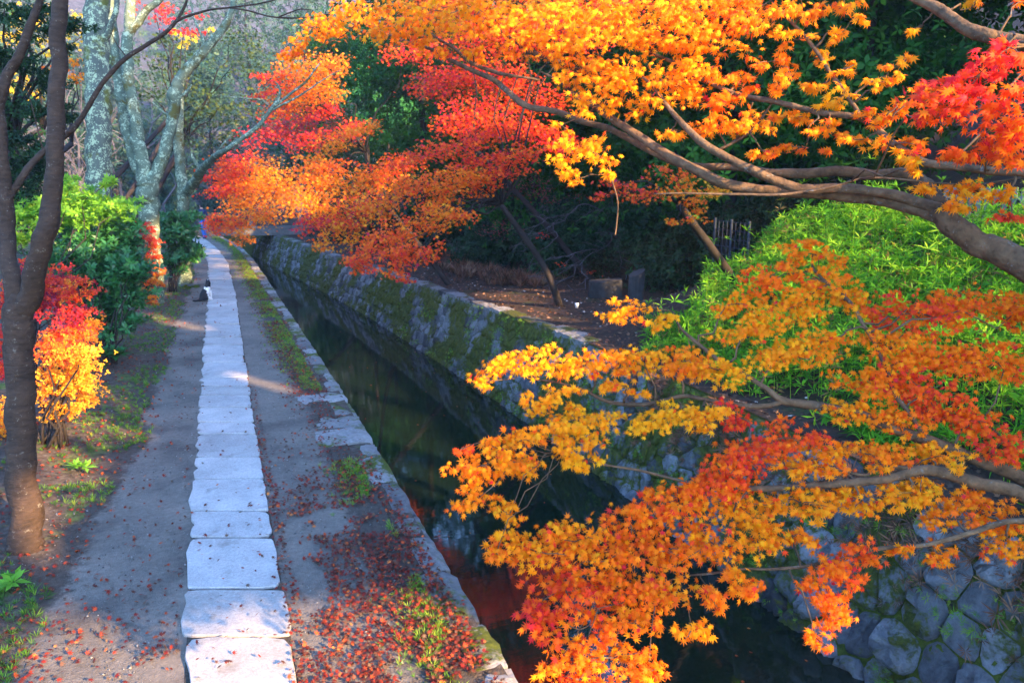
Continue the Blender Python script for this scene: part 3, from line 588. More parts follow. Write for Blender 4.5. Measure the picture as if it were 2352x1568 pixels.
low = [(1440, 715, 60, 30, 0, .2), (1520, 735, 50, 24, 0, .22), (1880, 590, 80, 34, 10, .45), (1760, 645, 80, 34, -15, .5), (1900, 650, 80, 34, 10, .35), (1680, 700, 55, 22, -20, .22), (1820, 705, 95, 38, 0, .28), (1940, 690, 60, 30, 20, .3),
 (1730, 760, 90, 36, -10, .18), (1790, 820, 90, 36, -10, .12), (1880, 790, 70, 36, 0, .25), (1140, 850, 60, 24, -25, .2), (1210, 830, 60, 30, 0, .2), (1290, 830, 80, 32, 0, .2), (1390, 835, 80, 32, 0, .2), (1480, 830, 70, 30, 0, .2), (1570, 830, 90, 32, 0, .2), (1650, 850, 80, 36, 0, .2),
 (1110, 880, 25, 22, 0, .15), (1250, 920, 90, 22, -10, .2), (1330, 965, 110, 30, -5, .15), (1440, 890, 60, 20, 0, .2), (1520, 960, 110, 30, 0, .13), (1620, 960, 70, 28, 0, .2), (1200, 1010, 100, 34, -15, .3), (1100, 1070, 55, 44, -20, .42), (1180, 1060, 80, 36, 0, .3), (1300, 1005, 90, 30, 0, .2),
 (1090, 1150, 45, 40, 0, .45), (1170, 1180, 50, 30, 0, .3), (1060, 1030, 30, 14, -20, .75), (1160, 1230, 30, 20, 0, .3), (1310, 1060, 70, 26, 0, .2),
 (2100, 720, 120, 46, 5, .58), (2230, 705, 100, 46, -10, .58), (2330, 720, 60, 55, 0, .55), (2050, 800, 100, 46, 0, .45), (2170, 830, 100, 46, 10, .58), (2290, 830, 80, 50, 20, .6), (2000, 880, 90, 38, 10, .38), (2120, 905, 100, 46, 25, .6), (2225, 965, 80, 46, 30, .62), (2315, 1020, 50, 46, 30, .66),
 (1960, 950, 80, 26, 0, .35), (2060, 965, 100, 32, 10, .38), (1690, 950, 38, 34, 40, .85), (1800, 1005, 90, 36, -10, .55), (1720, 1050, 110, 44, -20, .68), (1640, 1110, 100, 40, -20, .62), (1850, 1060, 100, 32, 0, .42), (2000, 1045, 100, 32, 0, .42), (2140, 1050, 90, 30, 0, .4),
 (1560, 1155, 110, 40, -10, .58), (1700, 1165, 110, 44, 0, .32), (1840, 1155, 100, 36, 0, .3), (1980, 1150, 100, 36, 0, .3), (2110, 1140, 100, 34, 0, .35), (2250, 1170, 90, 34, 0, .4), (2310, 1240, 60, 46, 0, .45), (2190, 1190, 70, 26, 0, .4), (2150, 1270, 50, 24, 0, .4),
 (1450, 1205, 100, 40, -10, .55), (1330, 1235, 100, 40, -10, .5), (1230, 1265, 90, 38, 0, .35), (1140, 1270, 45, 30, 0, .5), (1400, 1285, 120, 40, 0, .5), (1530, 1265, 110, 40, 0, .48), (1640, 1250, 90, 44, 0, .36), (1740, 1240, 70, 36, 0, .3), (1820, 1230, 60, 24, 0, .35),
 (1300, 1360, 110, 46, -10, .72), (1420, 1365, 100, 42, 0, .55), (1530, 1355, 90, 40, 0, .48), (1240, 1425, 60, 38, 0, .75), (1330, 1445, 90, 34, 0, .55), (1460, 1430, 70, 38, 0, .45), (1590, 1445, 70, 20, 15, .45), (1700, 1345, 60, 36, 25, .5), (1640, 1385, 50, 28, 20, .5), (1290, 1510, 80, 32, 0, .5), (1410, 1510, 90, 40, 0, .52), (1490, 1545, 50, 28, 0, .55), (1210, 1400, 30, 20, 0, .8),
 (1890, 1330, 44, 50, 20, .6), (1975, 1275, 46, 36, 0, .66), (1920, 1420, 50, 46, 20, .58), (1875, 1465, 36, 26, 20, .5), (2070, 1265, 40, 20, 0, .45), (1940, 1340, 40, 40, 0, .6), (1330, 1560, 100, 24, 0, .55)]
low = [(x, y, rx, ry, rt, D(y), t) for x, y, rx, ry, rt, t in low]
half = [s for s in low if s[1] < 1020]; rest = [s for s in low if s[1] >= 1020]
for grp in (half, rest):
    fl, tw = fore_leaves('foliage', grp, root, M['orange'], limbs=(LP, LR), cover=3.5, size=(.019, .028))
    tag(tubes('twigs', tw, M['maplebark'], root, 5), kind='stuff')

# ------------------------------------------------------------------ the red maples farther along the far bank
def crown(name, sprays, parent, m, tpl, size, cover, area=.4, bias=(0, 0, 1.), noise=.5, tsd=.12, flat=.4, tipb=(-.3, -.1, -.4), clump=14, deep=.8, sunny=None, cull=False):
    Ps, Ts = [], []
    for x, y, rx, ry, rot, d, t in sprays:
        px = size*2*F/d; n = int(math.pi*rx*ry*cover/(area*px*px))+4
        q = spray_points(x, y, rx, ry, rot, d, n, flat, deep, clump, .2); Ps.append(q)
        c = R.normal(0, tsd*.7, n//clump+1); Ts.append(t+R.normal(0, tsd, n)+np.repeat(c, clump)[:n]*0)
    pos = np.vstack(Ps); t = np.concatenate(Ts)
    if cull: k = keep(pos, size*.4); pos, t = pos[k], t[k]
    rot = leaf_frames(len(pos), bias, noise, tipb)
    return scatter(name, tpl, pos, rot, size*R.uniform(.75, 1.25, len(pos)), t, m, parent)
def limbs_to(base, fork, sprays, r0, m, parent, nm='trunk', nb='limb', each=True):
    q = catmull([list(base)+[r0], list((np.array(base)*.55+np.array(fork)*.45)+R.normal(0, .12, 3)*[1, 1, 0])+[r0*.8], list(fork)+[r0*.65]], 5)
    tubes(nm, [(q[:, :3], q[:, 3])], m, parent, 9, .05); L = []
    for s in sprays:
        c = P(*s[:2], s[5]); L.append((arch(fork, c, .1, 8, .05), np.linspace(r0*.26, r0*.05, 8)))
    tubes('branches', L, m, parent, 6)
SKYB = (-.3*FWD[0], -.3*FWD[1], .75)
FARS = []
def maple(bx, by, r0, fork, sprays, label, m='red', size=.05, cover=4.2):
    base = np.array([bx, by, zright(bx, by)-.1]); sprays = [s[:6]+(s[6]-.08 if s[6] > .7 else s[6],) for s in sprays]; FARS.extend(sprays)
    root = empty('maple_tree', base, label, 'tree', 'red and orange maples along the far bank')
    limbs_to(base, fork, sprays, r0, M['darkbark'], root)
    crown('crown', sprays, root, M[m], LEAF5, size, cover, .42, SKYB, .5, .17)
    return root
maple(5.6, 31, .1, P(680, 420, 30), [(545, 370, 70, 30, -30, 27, .85), (620, 300, 80, 26, -25, 27, .93), (700, 290, 90, 30, -10, 28, .93), (510, 430, 42, 36, -40, 26, .78), (500, 510, 34, 34, -30, 25, .66), (560, 470, 60, 40, -35, 26, .3), (600, 400, 60, 40, -30, 27, .15),
  (605, 490, 46, 40, -50, 25, .22), (560, 545, 22, 26, -60, 24, .35), (590, 430, 70, 46, 0, 27, .2), (650, 440, 55, 44, 0, 27, .2), (530, 400, 40, 30, -30, 26, .6), (470, 400, 24, 16, -30, 25, .9), (540, 520, 40, 24, -20, 25, .5)],
  'farthest maple by the bend, red above and golden orange drooping over the canal', size=.075)
maple(5.4, 25, .09, P(840, 350, 24), [(680, 230, 60, 44, -30, 22, .3), (740, 200, 60, 40, -20, 22, .22), (640, 250, 44, 30, -20, 22, .6), (700, 165, 60, 36, -20, 21, .32), (640, 190, 40, 26, -20, 21, .75), (600, 170, 26, 16, 0, 22, .85), (760, 150, 40, 36, -20, 22, .3), (740, 260, 50, 26, -10, 23, .9), (610, 220, 40, 12, -20, 22, .85), (800, 300, 60, 26, -10, 22, .85), (960, 120, 80, 36, -10, 22, .8), (700, 330, 60, 26, -20, 23, .9), (760, 390, 50, 26, -20, 23, .5)],
  'tall golden maple rising behind the crossing dark bough', size=.065)
maple(5.9, 20, .09, P(860, 440, 20.5), [(730, 400, 56, 46, -30, 19, .35), (700, 470, 46, 50, -40, 18.5, .28), (760, 480, 56, 40, -30, 18.5, .18), (770, 330, 80, 22, -25, 20, .28), (830, 300, 60, 18, -15, 20, .3), (720, 515, 50, 24, -10, 18, .97), (790, 530, 44, 46, -40, 18, .22), (740, 555, 24, 22, 0, 17.5, .28), (850, 420, 70, 40, -20, 19, .25), (820, 490, 50, 44, -40, 18, .8), (900, 390, 80, 30, -15, 19, .55), (745, 430, 40, 30, 0, 19, .15)],
  'maple with drooping yellow orange tiers and crimson patches mid way along the far wall', size=.06)
maple(7.0, 15.2, .085, P(1150, 470, 15.5), [(960, 360, 90, 24, -15, 15, .66), (1060, 335, 90, 28, -15, 15, .7), (1010, 470, 60, 30, -20, 15, .4), (1080, 430, 70, 26, -10, 15, .5), (1150, 400, 70, 26, -10, 15, .7), (1040, 285, 70, 26, -10, 16, .8), (1100, 260, 80, 40, 0, 16, .84), (1150, 300, 80, 40, 0, 15.5, .78), (940, 430, 90, 30, -15, 14.5, .5), (1030, 410, 90, 30, -15, 14.5, .42), (1100, 370, 80, 22, -10, 15, .82),
  (860, 565, 80, 28, -25, 14, .62), (930, 535, 80, 30, -20, 14, .55), (900, 600, 60, 36, -10, 13.5, .66), (960, 580, 60, 30, -10, 13.5, .62), (930, 637, 30, 12, 0, 13.3, .72), (1000, 500, 50, 34, -20, 14, .35), (1060, 490, 34, 28, 0, 14, .5), (820, 595, 36, 28, -20, 14, .66), (860, 480, 50, 40, -30, 15, .3), (1180, 360, 70, 26, -10, 15, .74), (1150, 80, 160, 60, -5, 15, .75), (1300, 60, 150, 70, 0, 15, .75), (1200, -90, 200, 90, 0, 15, .7), (1020, 20, 90, 50, 0, 16, .6), (1400, -60, 160, 100, 0, 14.5, .7), (1300, -260, 220, 110, 0, 14.5, .6)],
  'pinkish red and orange layered maple overhanging the mossy wall', size=.052)
maple(9.6, 18.5, .09, P(1080, 330, 19.5), [(1050, 180, 120, 40, -10, 18, .84), (1150, 190, 90, 40, 0, 18, .78), (1000, 190, 60, 34, -10, 18.5, .8), (1230, 230, 80, 40, 0, 18, .76), (1290, 330, 70, 36, 0, 17.5, .82), (1220, 300, 70, 30, 0, 17.5, .82)],
  'red maple set back from the wall behind the layered one', size=.058)
root = maple(8.4, 10.6, .085, P(1560, 470, 10.8), [(1420, 430, 60, 24, 0, 9.8, .7), (1490, 450, 70, 22, 0, 9.8, .72), (1560, 430, 60, 34, 0, 10, .35), (1600, 480, 50, 26, 0, 10, .35), (1540, 395, 60, 24, 0, 10, .6), (1630, 430, 50, 26, 0, 10.3, .15), (1380, 455, 30, 14, 0, 9.7, .7), (1560, 510, 40, 16, 0, 10, .4)],
  'small orange maple with a thin leaning grey trunk beside the bamboo grass', size=.04, cover=2.4)
# a bare twiggy tree in the dark of the far bank
bb = G(1440, 640, .3); bb = np.array([bb[0], bb[1], zright(bb[0], bb[1])-.05])
root = empty('bare_tree', bb, 'bare grey twiggy tree with a few red leaves in the dark of the far bank', 'tree')
d0 = depth_of(bb)-1.5; L = []
for tr in ([(1440, 640), (1425, 590), (1419, 540), (1410, 480), (1400, 400)], [(1419, 540), (1413, 545), (1381, 572), (1331, 607), (1287, 619), (1232, 636)], [(1419, 520), (1463, 549), (1507, 581), (1545, 616)], [(1419, 500), (1340, 467), (1302, 493), (1273, 513), (1244, 534), (1214, 551), (1194, 578)],
           [(1331, 607), (1300, 640), (1250, 660)], [(1381, 572), (1330, 575), (1290, 590), (1250, 600)], [(1463, 549), (1500, 540), (1560, 550)], [(1302, 493), (1270, 495), (1230, 520)], [(1273, 513), (1280, 545), (1250, 570)], [(1425, 590), (1480, 620), (1530, 640)], [(1331, 607), (1350, 640), (1345, 670)]):
    q = []
    for i, (a, b_) in enumerate(zip(tr[:-1], tr[1:])):
        for t in (0, .33, .66): q.append((a[0]+(b_[0]-a[0])*t+R.normal()*4, a[1]+(b_[1]-a[1])*t+R.normal()*3.5, d0+1.5-min(1, i+t)*1.0, 2.9-.5*(i+t)))
    q.append((*tr[-1], d0+.5, .8)); L.append(limb_pts(q, 2))
    for a in q[2:]:
        if R.uniform() < .75: g_ = R.uniform(-.9, .5); l_ = R.uniform(18, 60); L.append(limb_pts([a[:3]+(1.2,), (a[0]-l_*.5*math.cos(g_)+R.normal()*4, a[1]-l_*.5*math.sin(g_)+R.normal()*4, a[2]-.1, 1.), (a[0]-l_*math.cos(g_), a[1]-l_*math.sin(g_), a[2]-.2, .7)], 2))
tubes('branches', L, M['twig'], root, 5)
crown('leaves', [(1370, 610, 30, 22, 0, d0+.3, .7), (1250, 540, 50, 16, -30, d0+.3, .8), (1300, 620, 50, 14, 0, d0+.3, .75)], root, M['red'], LEAF5, .04, .16)
crown('dull_leaves', [(1200, 430, 90, 30, -10, d0+1.5, .7), (1120, 450, 60, 30, 0, d0+1.5, .4), (1280, 450, 70, 20, 0, d0+1, .6), (1150, 520, 60, 26, 0, d0+1.5, .7)], root, M['mauve'], LEAF5, .04, .7)

# ------------------------------------------------------------------ trees by the path on the left
def tree_from(name, label, base_px, lines, m, group=None, sub=6, n=12, jit=.04, zb=None):
    """lines: list of limbs; the first is the trunk; each point (x, y, depth, width)"""
    b = P(*lines[0][0][:3]); root = empty(name, b, label, 'tree', group)
    for i, l in enumerate(lines):
        p, r = limb_pts(l, sub); thick = r[0] > .03
        r = r*(.85 if m is M['cherry'] else 1); tubes('trunk' if i == 0 else ('limb' if thick else 'twig'), [(p, r)], m, root, n if thick else 7, jit if thick else .03)
    return root
dT = depth_of(G(60, 1265))
t1 = tree_from('cherry_tree', 'dark ringed cherry trunk forking low at the left edge of the path', None, [
  [(60, 1310, dT, 124), (60, 1268, dT, 102), (60, 1238, dT, 86), (58, 1180, dT, 78), (52, 1000, dT, 72), (47, 820, dT, 72), (48, 730, dT, 76), (52, 680, dT, 70)],
  [(52, 720, dT, 60), (80, 640, dT-.1, 55), (100, 560, dT-.2, 52), (118, 460, dT-.2, 48), (126, 380, dT-.2, 44), (130, 250, dT-.2, 42), (134, 100, dT-.2, 40), (138, -60, dT-.2, 38), (140, -300, dT-.2, 34)],
  [(48, 720, dT, 52), (28, 640, dT, 46), (18, 560, dT+.1, 42), (10, 460, dT+.1, 38), (2, 340, dT+.1, 34), (-4, 230, dT+.1, 32), (20, 165, dT+.1, 27), (48, 118, dT+.1, 24), (74, 50, dT+.1, 21), (97, -10, dT+.1, 18), (130, -120, dT+.1, 14)],
  [(16, 462, dT+.1, 22), (33, 430, dT+.15, 20), (60, 393, dT+.2, 18), (98, 352, dT+.3, 16), (158, 304, dT+.35, 15), (188, 268, dT+.4, 14), (215, 222, dT+.4, 13), (242, 181, dT+.4, 12), (292, 134, dT+.4, 12), (336, 104, dT+.4, 11), (386, 70, dT+.4, 10), (413, 37, dT+.4, 8), (430, 0, dT+.4, 7), (445, -60, dT+.4, 5)],
  [(405, 50, dT+.4, 7), (430, 38, dT+.4, 7), (483, 23, dT+.4, 6), (524, 18, dT+.4, 5), (604, 7, dT+.4, 4), (680, -15, dT+.4, 3)],
  [(524, 18, dT+.4, 4), (570, 25, dT+.4, 4.5), (631, 40, dT+.4, 4.5), (705, 41, dT+.4, 4), (784, 27, dT+.4, 2.5)],
  [(640, 40, dT+.4, 4), (665, 30, dT+.4, 3.5), (690, 22, dT+.4, 3), (720, 24, dT+.4, 2)],
  [(292, 134, dT+.4, 4), (270, 105, dT+.4, 3), (255, 75, dT+.4, 2)], [(100, 350, dT+.3, 4), (60, 200, dT+.3, 2), (30, 190, dT+.3, 2)]], M['cherry'])
d2 = 13.5
t2 = tree_from('lichen_tree', 'straight thick trunk crusted with pale green lichen behind the shrubs', None, [
  [(226, 700, d2, 70), (226, 560, d2, 60), (226, 430, d2, 56), (226, 330, d2, 54), (225, 200, d2, 54), (224, 60, d2, 54), (222, -100, d2, 52), (220, -400, d2, 44)],
  [(230, 110, d2, 16), (262, 40, d2-.2, 13), (272, -30, d2-.2, 10)]], M['lichen'])
d3 = depth_of(G(355, 700))
t3 = tree_from('grey_tree', 'forked grey green tree with mossy crotch standing at the path edge', None, [
  [(357, 712, d3, 58), (354, 690, d3, 48), (350, 620, d3, 44), (344, 540, d3, 43), (341, 470, d3, 46), (338, 420, d3, 48)],
  [(335, 440, d3, 32), (328, 380, d3, 30), (319, 336, d3, 30), (311, 268, d3, 27), (297, 190, d3, 25), (292, 120, d3, 25), (298, 50, d3, 24), (302, -30, d3, 20), (306, -200, d3, 14)],
  [(330, 420, d3+.1, 26), (306, 352, d3+.2, 26), (284, 270, d3+.3, 24), (270, 170, d3+.4, 22), (262, 90, d3+.4, 20), (254, -10, d3+.5, 18), (246, -160, d3+.5, 12)],
  [(346, 430, d3, 32), (362, 392, d3, 28), (378, 350, d3, 27), (390, 300, d3, 25), (397, 262, d3, 24), (401, 222, d3, 30), (410, 188, d3, 26), (430, 160, d3, 24), (452, 135, d3, 22), (484, 100, d3, 20), (512, 66, d3, 18), (534, 20, d3, 14), (550, -60, d3, 9)],
  [(300, 70, d3, 18), (318, 50, d3, 17), (338, 24, d3, 16), (372, -6, d3, 14), (420, -60, d3, 9)],
  [(398, 235, d3, 8), (425, 215, d3, 7), (440, 195, d3, 4)], [(470, 115, d3, 7), (462, 80, d3, 6), (445, 40, d3, 4), (438, 0, d3, 3)], [(300, 250, d3, 6), (285, 235, d3, 5), (262, 215, d3, 3)],
  [(395, 270, d3, 6), (370, 255, d3, 5), (350, 235, d3, 3)]], M['greybark'])
d4 = 21.5
t4 = tree_from('grey_tree', 'slim grey tree with a long dark bough sweeping up to the right', None, [
  [(427, 672, d4, 32), (425, 620, d4, 27), (422, 500, d4, 25), (418, 420, d4, 24), (413, 360, d4, 22), (410, 300, d4, 22), (414, 230, d4, 14), (420, 160, d4, 8)],
  [(428, 440, d4, 22), (446, 420, d4-.5, 22), (463, 392, d4-1.2, 20), (487, 366, d4-2.2, 15), (520, 344, d4-4, 12), (544, 326, d4-4, 11), (588, 294, d4-4, 10), (621, 255, d4-4, 9), (634, 236, d4-4, 8), (643, 215, d4-4, 6), (640, 198, d4-4, 4), (632, 188, d4-4, 3)],
  [(628, 246, d4-4, 6), (660, 222, d4-4, 6), (702, 188, d4-4, 5), (720, 165, d4-4, 4), (735, 145, d4-4, 3)], [(618, 258, d4-4, 5), (650, 240, d4-4, 5), (692, 218, d4-4, 4), (740, 185, d4-4, 3), (784, 160, d4-4, 2)],
  [(463, 392, d4-1.2, 9), (448, 372, d4-1.2, 8), (438, 350, d4-1.2, 6)], [(487, 366, d4-2.2, 6), (510, 335, d4-2.2, 5), (528, 312, d4-2.2, 3)],
  [(515, 222, d4-1.2, 3), (560, 226, d4-1.2, 4), (600, 230, d4-1.2, 4), (608, 238, d4-1.2, 3)]], M['greybark'])

# blurred crowns and evergreen behind the left trunks
def bgtree(name, label, base, fork, sprays, m, tpl, size, cover, r0, group=None, bark='darkbark', cat='tree', **kw):
    root = empty(name, base, label, cat, group); limbs_to(base, fork, sprays, r0, M[bark], root)
    crown('crown', sprays, root, M[m], tpl, size, cover, **kw); return root
def gl(x, y): return np.array([x, y, zleft(x, y)-.1])
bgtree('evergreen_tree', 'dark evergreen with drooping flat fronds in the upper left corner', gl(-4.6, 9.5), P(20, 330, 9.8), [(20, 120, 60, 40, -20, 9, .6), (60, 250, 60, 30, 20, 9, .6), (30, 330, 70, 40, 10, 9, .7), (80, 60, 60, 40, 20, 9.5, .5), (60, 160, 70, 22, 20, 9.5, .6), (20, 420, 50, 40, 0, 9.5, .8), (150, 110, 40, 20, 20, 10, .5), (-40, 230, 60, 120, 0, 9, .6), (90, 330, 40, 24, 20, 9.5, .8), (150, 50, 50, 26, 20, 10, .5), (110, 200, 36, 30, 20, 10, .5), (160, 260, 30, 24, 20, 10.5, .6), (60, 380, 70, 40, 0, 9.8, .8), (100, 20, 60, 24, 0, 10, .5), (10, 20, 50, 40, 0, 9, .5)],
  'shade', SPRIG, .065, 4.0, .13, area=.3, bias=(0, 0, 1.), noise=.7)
bgtree('yellow_tree', 'sunny yellow leaved tree glowing behind the dark evergreen', gl(-11, 25), P(100, 300, 24), [(60, 80, 70, 40, 0, 22, .3), (150, 100, 60, 50, 0, 22, .3), (100, 40, 90, 40, 0, 22, .4), (10, 220, 50, 30, 0, 22, .2), (60, 190, 50, 30, 0, 22, .5), (180, 60, 40, 30, 0, 22, .2)],
  'yellow', LEAF5, .1, 1.2, .16, area=.42, noise=.8)
bgtree('orange_tree', 'orange crown showing between the cherry trunk and the lichen trunk', gl(-7.2, 19), P(165, 330, 18.5), [(165, 165, 34, 26, 0, 18, .4), (140, 195, 46, 14, 0, 18, .4), (180, 140, 24, 24, 0, 18, .3), (110, 160, 30, 12, 0, 18, .45)],
  'orange', LEAF5, .07, 1.5, .1, area=.42, noise=.8)
bgtree('olive_tree', 'olive green tree with thinning autumn leaves behind the forked grey tree', gl(-3.4, 27), P(420, 330, 26.5), [(360, 140, 66, 40, 0, 24, .55), (440, 210, 90, 36, 10, 24, .5), (560, 150, 60, 44, 20, 24, .5), (550, 240, 70, 36, 10, 25, .45), (470, 270, 70, 26, 0, 25, .5), (340, 210, 50, 30, 0, 25, .6), (560, 95, 50, 30, 20, 24, .55), (500, 320, 50, 20, 0, 25, .5), (450, 330, 40, 24, 0, 25, .55), (390, 100, 40, 24, 0, 24, .55)],
  'olive', LEAF5, .085, 1.7, .14, area=.42, noise=.8)
bgtree('maple_tree', 'crimson leaved crown high between the pale forks', gl(-5.2, 24), P(400, 260, 23), [(400, 40, 66, 26, 10, 22, .88), (440, 60, 44, 22, 0, 22, .85), (350, 10, 50, 24, 0, 22, .7), (390, 70, 30, 14, 0, 22, .95)], 'red', LEAF5, .075, 1.5, .1, area=.42, noise=.8)
bgtree('yellow_tree', 'bright lemon crown just under the crimson one', gl(-4.4, 30), P(420, 240, 29), [(430, 92, 50, 16, -10, 28, .1), (400, 80, 40, 12, 0, 28, .2), (470, 80, 24, 14, 0, 28, .15)], 'yellow', LEAF5, .1, 1.5, .1, area=.42, noise=.8)

for s in top_sprays+right_sprays:
    if R.uniform() < .24: beam(P(s[0], s[1], s[5]), .34)
for s in low:
    if R.uniform() < .1: beam(P(s[0], s[1], s[5]), .25)
for x, y, d in ((840, 190, 32), (845, 120, 32), (890, 275, 31), (860, 300, 31)): beam(P(x, y, d), 1.)
for s in FARS:
    if R.uniform() < .75: beam(P(s[0], s[1], s[5]), .75)
for x in np.arange(6.8, 12, 1.3):
    for y in np.arange(3.5, 13, 1.4): beam((x, y, zright(x, y)+.9), .62)
# ------------------------------------------------------------------ evergreen wood on the slopes, plus unseen trees added to shade the path
def volume_tree(name, base, h, rad, n, m, tpl, size, label, group, low=.15, conic=.3, cat='tree', tint=.5, nc=60, bk='darkbark', cull=True, lean=0., trunk=True, flat=.5):
    base = np.array(base, float); root = empty(name, base, label, cat, group)
    if trunk:
        q = np.array([base+np.array([lean*t*h*.3+R.normal(0, .05*min(1, t*5)), R.normal(0, .05*min(1, t*5)), t*h*.9]) for t in np.linspace(0, 1, 8)])
        tubes('trunk', [(q, np.linspace(.011*h+.03, .012, 8))], M[bk], root, 9, .05)
    u = norm(R.normal(0, 1, (nc, 3)))*(R.uniform(.25, 1, (nc, 1))**.5); zf = (u[:, 2]+1)/2
    rr = rad*(1-conic*zf)
    c = base+np.stack([u[:, 0]*rr+lean*h*.2, u[:, 1]*rr, h*(low+(1-low)*zf)], 1)
    i = R.integers(0, nc, n); s = rad*.26
    pos = c[i]+R.normal(0, 1, (n, 3))*np.array([s, s, s*flat]); tc = R.normal(0, .14, nc)[i]
    if cull: k = keep(pos, size*.6); pos, tc = pos[k], tc[k]
    pos[:, 2] = np.maximum(pos[:, 2], base[2]+.02)
    nn = len(pos); o = pos-base-np.array([0, 0, h*.4])
    rot = frames(norm(o)*.5+np.array([0, 0, .6])+R.normal(0, .6, (nn, 3)), norm(o)+R.normal(0, .6, (nn, 3))-np.array([0, 0, .3]))
    scatter('crown' if trunk else 'leaves', tpl, pos, rot, size*R.uniform(.7, 1.3, nn), tint+tc+R.normal(0, .12, nn), M[m], root); return root
def gr(x, y): return np.array([x, y, zright(x, y)-.15])
GE = 'evergreens on the shaded slope beyond the far bank'
LE = 'broad dark evergreen tree on the shaded slope beyond the far bank'
for x, y, h, r, n in ((9.4, 22.5, 15, 3, 5200), (7.4, 28.5, 15, 3, 5000), (11.3, 15.2, 14, 2.4, 5000), (12.5, 12.5, 10, 2.6, 5200), (15, 17, 12, 3, 5200), (11.8, 17.5, 9, 2.4, 4200), (12.5, 23, 11, 2.8, 4600), (17, 11, 12, 3, 4600), (10.5, 29, 11, 2.6, 4200), (16, 25, 13, 3.2, 4600), (20, 19, 13, 3.2, 4200), (15, 33, 13, 3.2, 4200), (10, 38, 12, 3, 4200), (17, 6, 11, 3, 4600), (7, 44, 12, 3, 4200), (13, 44, 13, 3.2, 4000)):  # first three tall ones added to block sky reflected in the water
    volume_tree('evergreen_tree', gr(x, y), h, r, int(n*1.5), 'ever', SPRIG, .2, LE, GE, .08, .35)
LS = 'unseen broad evergreen tree added on the near right slope to shade the canal path'  # out-of-view trees added to throw shade over the path
for x, y, h, r, n in ((11.5, 3.5, 8.5, 2.4, 2600), (14.5, 1.5, 11, 2.8, 2600), (13, -3, 10, 2.8, 2600), (18, -1, 13, 3.2, 2600), (17, -7, 12, 3.2, 2600), (9.5, -8, 11, 2.8, 2600), (22, -5, 14, 3.4, 2200), (12.5, -12, 12, 3.2, 2400), (20, 4.5, 13, 3.2, 2400), (16, -12, 13, 3.4, 2400), (26, -2, 15, 3.6, 2400), (24, 6, 15, 3.6, 2400), (24, -11, 14, 3.6, 2400), (28, 12, 15, 3.8, 2400)):
    volume_tree('evergreen_tree', gr(x, y), h, r, n*2, 'ever', SPRIG, .32, LS, 'shading evergreens', .1, .3)
for x, y, d, h, r, n, lb in ((840, 215, 32, 3.4, .8, 1700, 'slim upright green conifer among the red maples'), (890, 270, 31, 2.2, 1.3, 2600, 'spreading green conifer bough crown low amid the red maples')):
    b = P(x, y, d)
    root = empty('conifer_tree', [b[0], b[1], zright(b[0], b[1])-.1], lb, 'tree'); q = np.array([[b[0], b[1], z] for z in np.linspace(WL[root][2], b[2]+h*.3, 6)])
    tubes('trunk', [(q, np.linspace(.12, .03, 6))], M['darkbark'], root, 8, .04)
    sp = [(835, 190, 34, 54, 0, 32, .35), (845, 130, 24, 44, 0, 32, .4), (805, 225, 36, 22, 0, 32, .3), (840, 80, 20, 40, 0, 32, .4)] if 'slim' in lb else [(890, 270, 70, 26, 0, 31, .5), (870, 300, 60, 26, 10, 31, .5), (920, 250, 50, 22, 0, 31, .4), (850, 280, 40, 22, 0, 31, .35)]
    crown('crown', sp, root, M['conifer'], SPRIG, .11, 3.6, area=.3, noise=.8)
for x, y in ():
    volume_tree('evergreen_tree', gr(x, y), 12, 2.4, 3000, 'ever', SPRIG, .32, LS, 'shading evergreens', .5, .1, cull=False)
for x, y, h, r, n in ((8.2, -4.5, 10, 2.4, 5000), (6.9, -10.8, 12, 2.8, 5000), (11, -6, 11, 2.6, 5000), (14.5, -9, 13, 3, 5000), (10, -15, 14, 3.2, 5000), (15, -17, 15, 3.6, 5000), (19, -13, 15, 3.6, 5000), (12.5, -22, 17, 4, 5000), (18, -22, 17, 4, 5000)):  # further unseen trees, added to close gaps in the shade
    volume_tree('evergreen_tree', gr(x, y), h*1.35, r*1.1, int(n*1.3), 'ever', SPRIG, .34, LS, 'shading evergreens', .08, .25)
# dark undergrowth on the far bank
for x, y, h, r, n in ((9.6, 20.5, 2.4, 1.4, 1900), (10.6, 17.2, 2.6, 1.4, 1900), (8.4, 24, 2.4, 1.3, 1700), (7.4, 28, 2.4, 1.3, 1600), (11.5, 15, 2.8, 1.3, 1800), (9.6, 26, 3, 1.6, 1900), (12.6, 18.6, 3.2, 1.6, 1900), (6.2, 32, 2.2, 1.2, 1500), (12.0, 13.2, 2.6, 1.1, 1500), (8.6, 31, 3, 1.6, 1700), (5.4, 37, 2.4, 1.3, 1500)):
    volume_tree('evergreen_shrub', gr(x, y), h, r, n, 'shade', SPRIG, .13, 'dark shaded evergreen shrub on the far bank under the maples', 'dark shrubs under the maples', 0., .3, 'shrub', .55, 30, trunk=False)
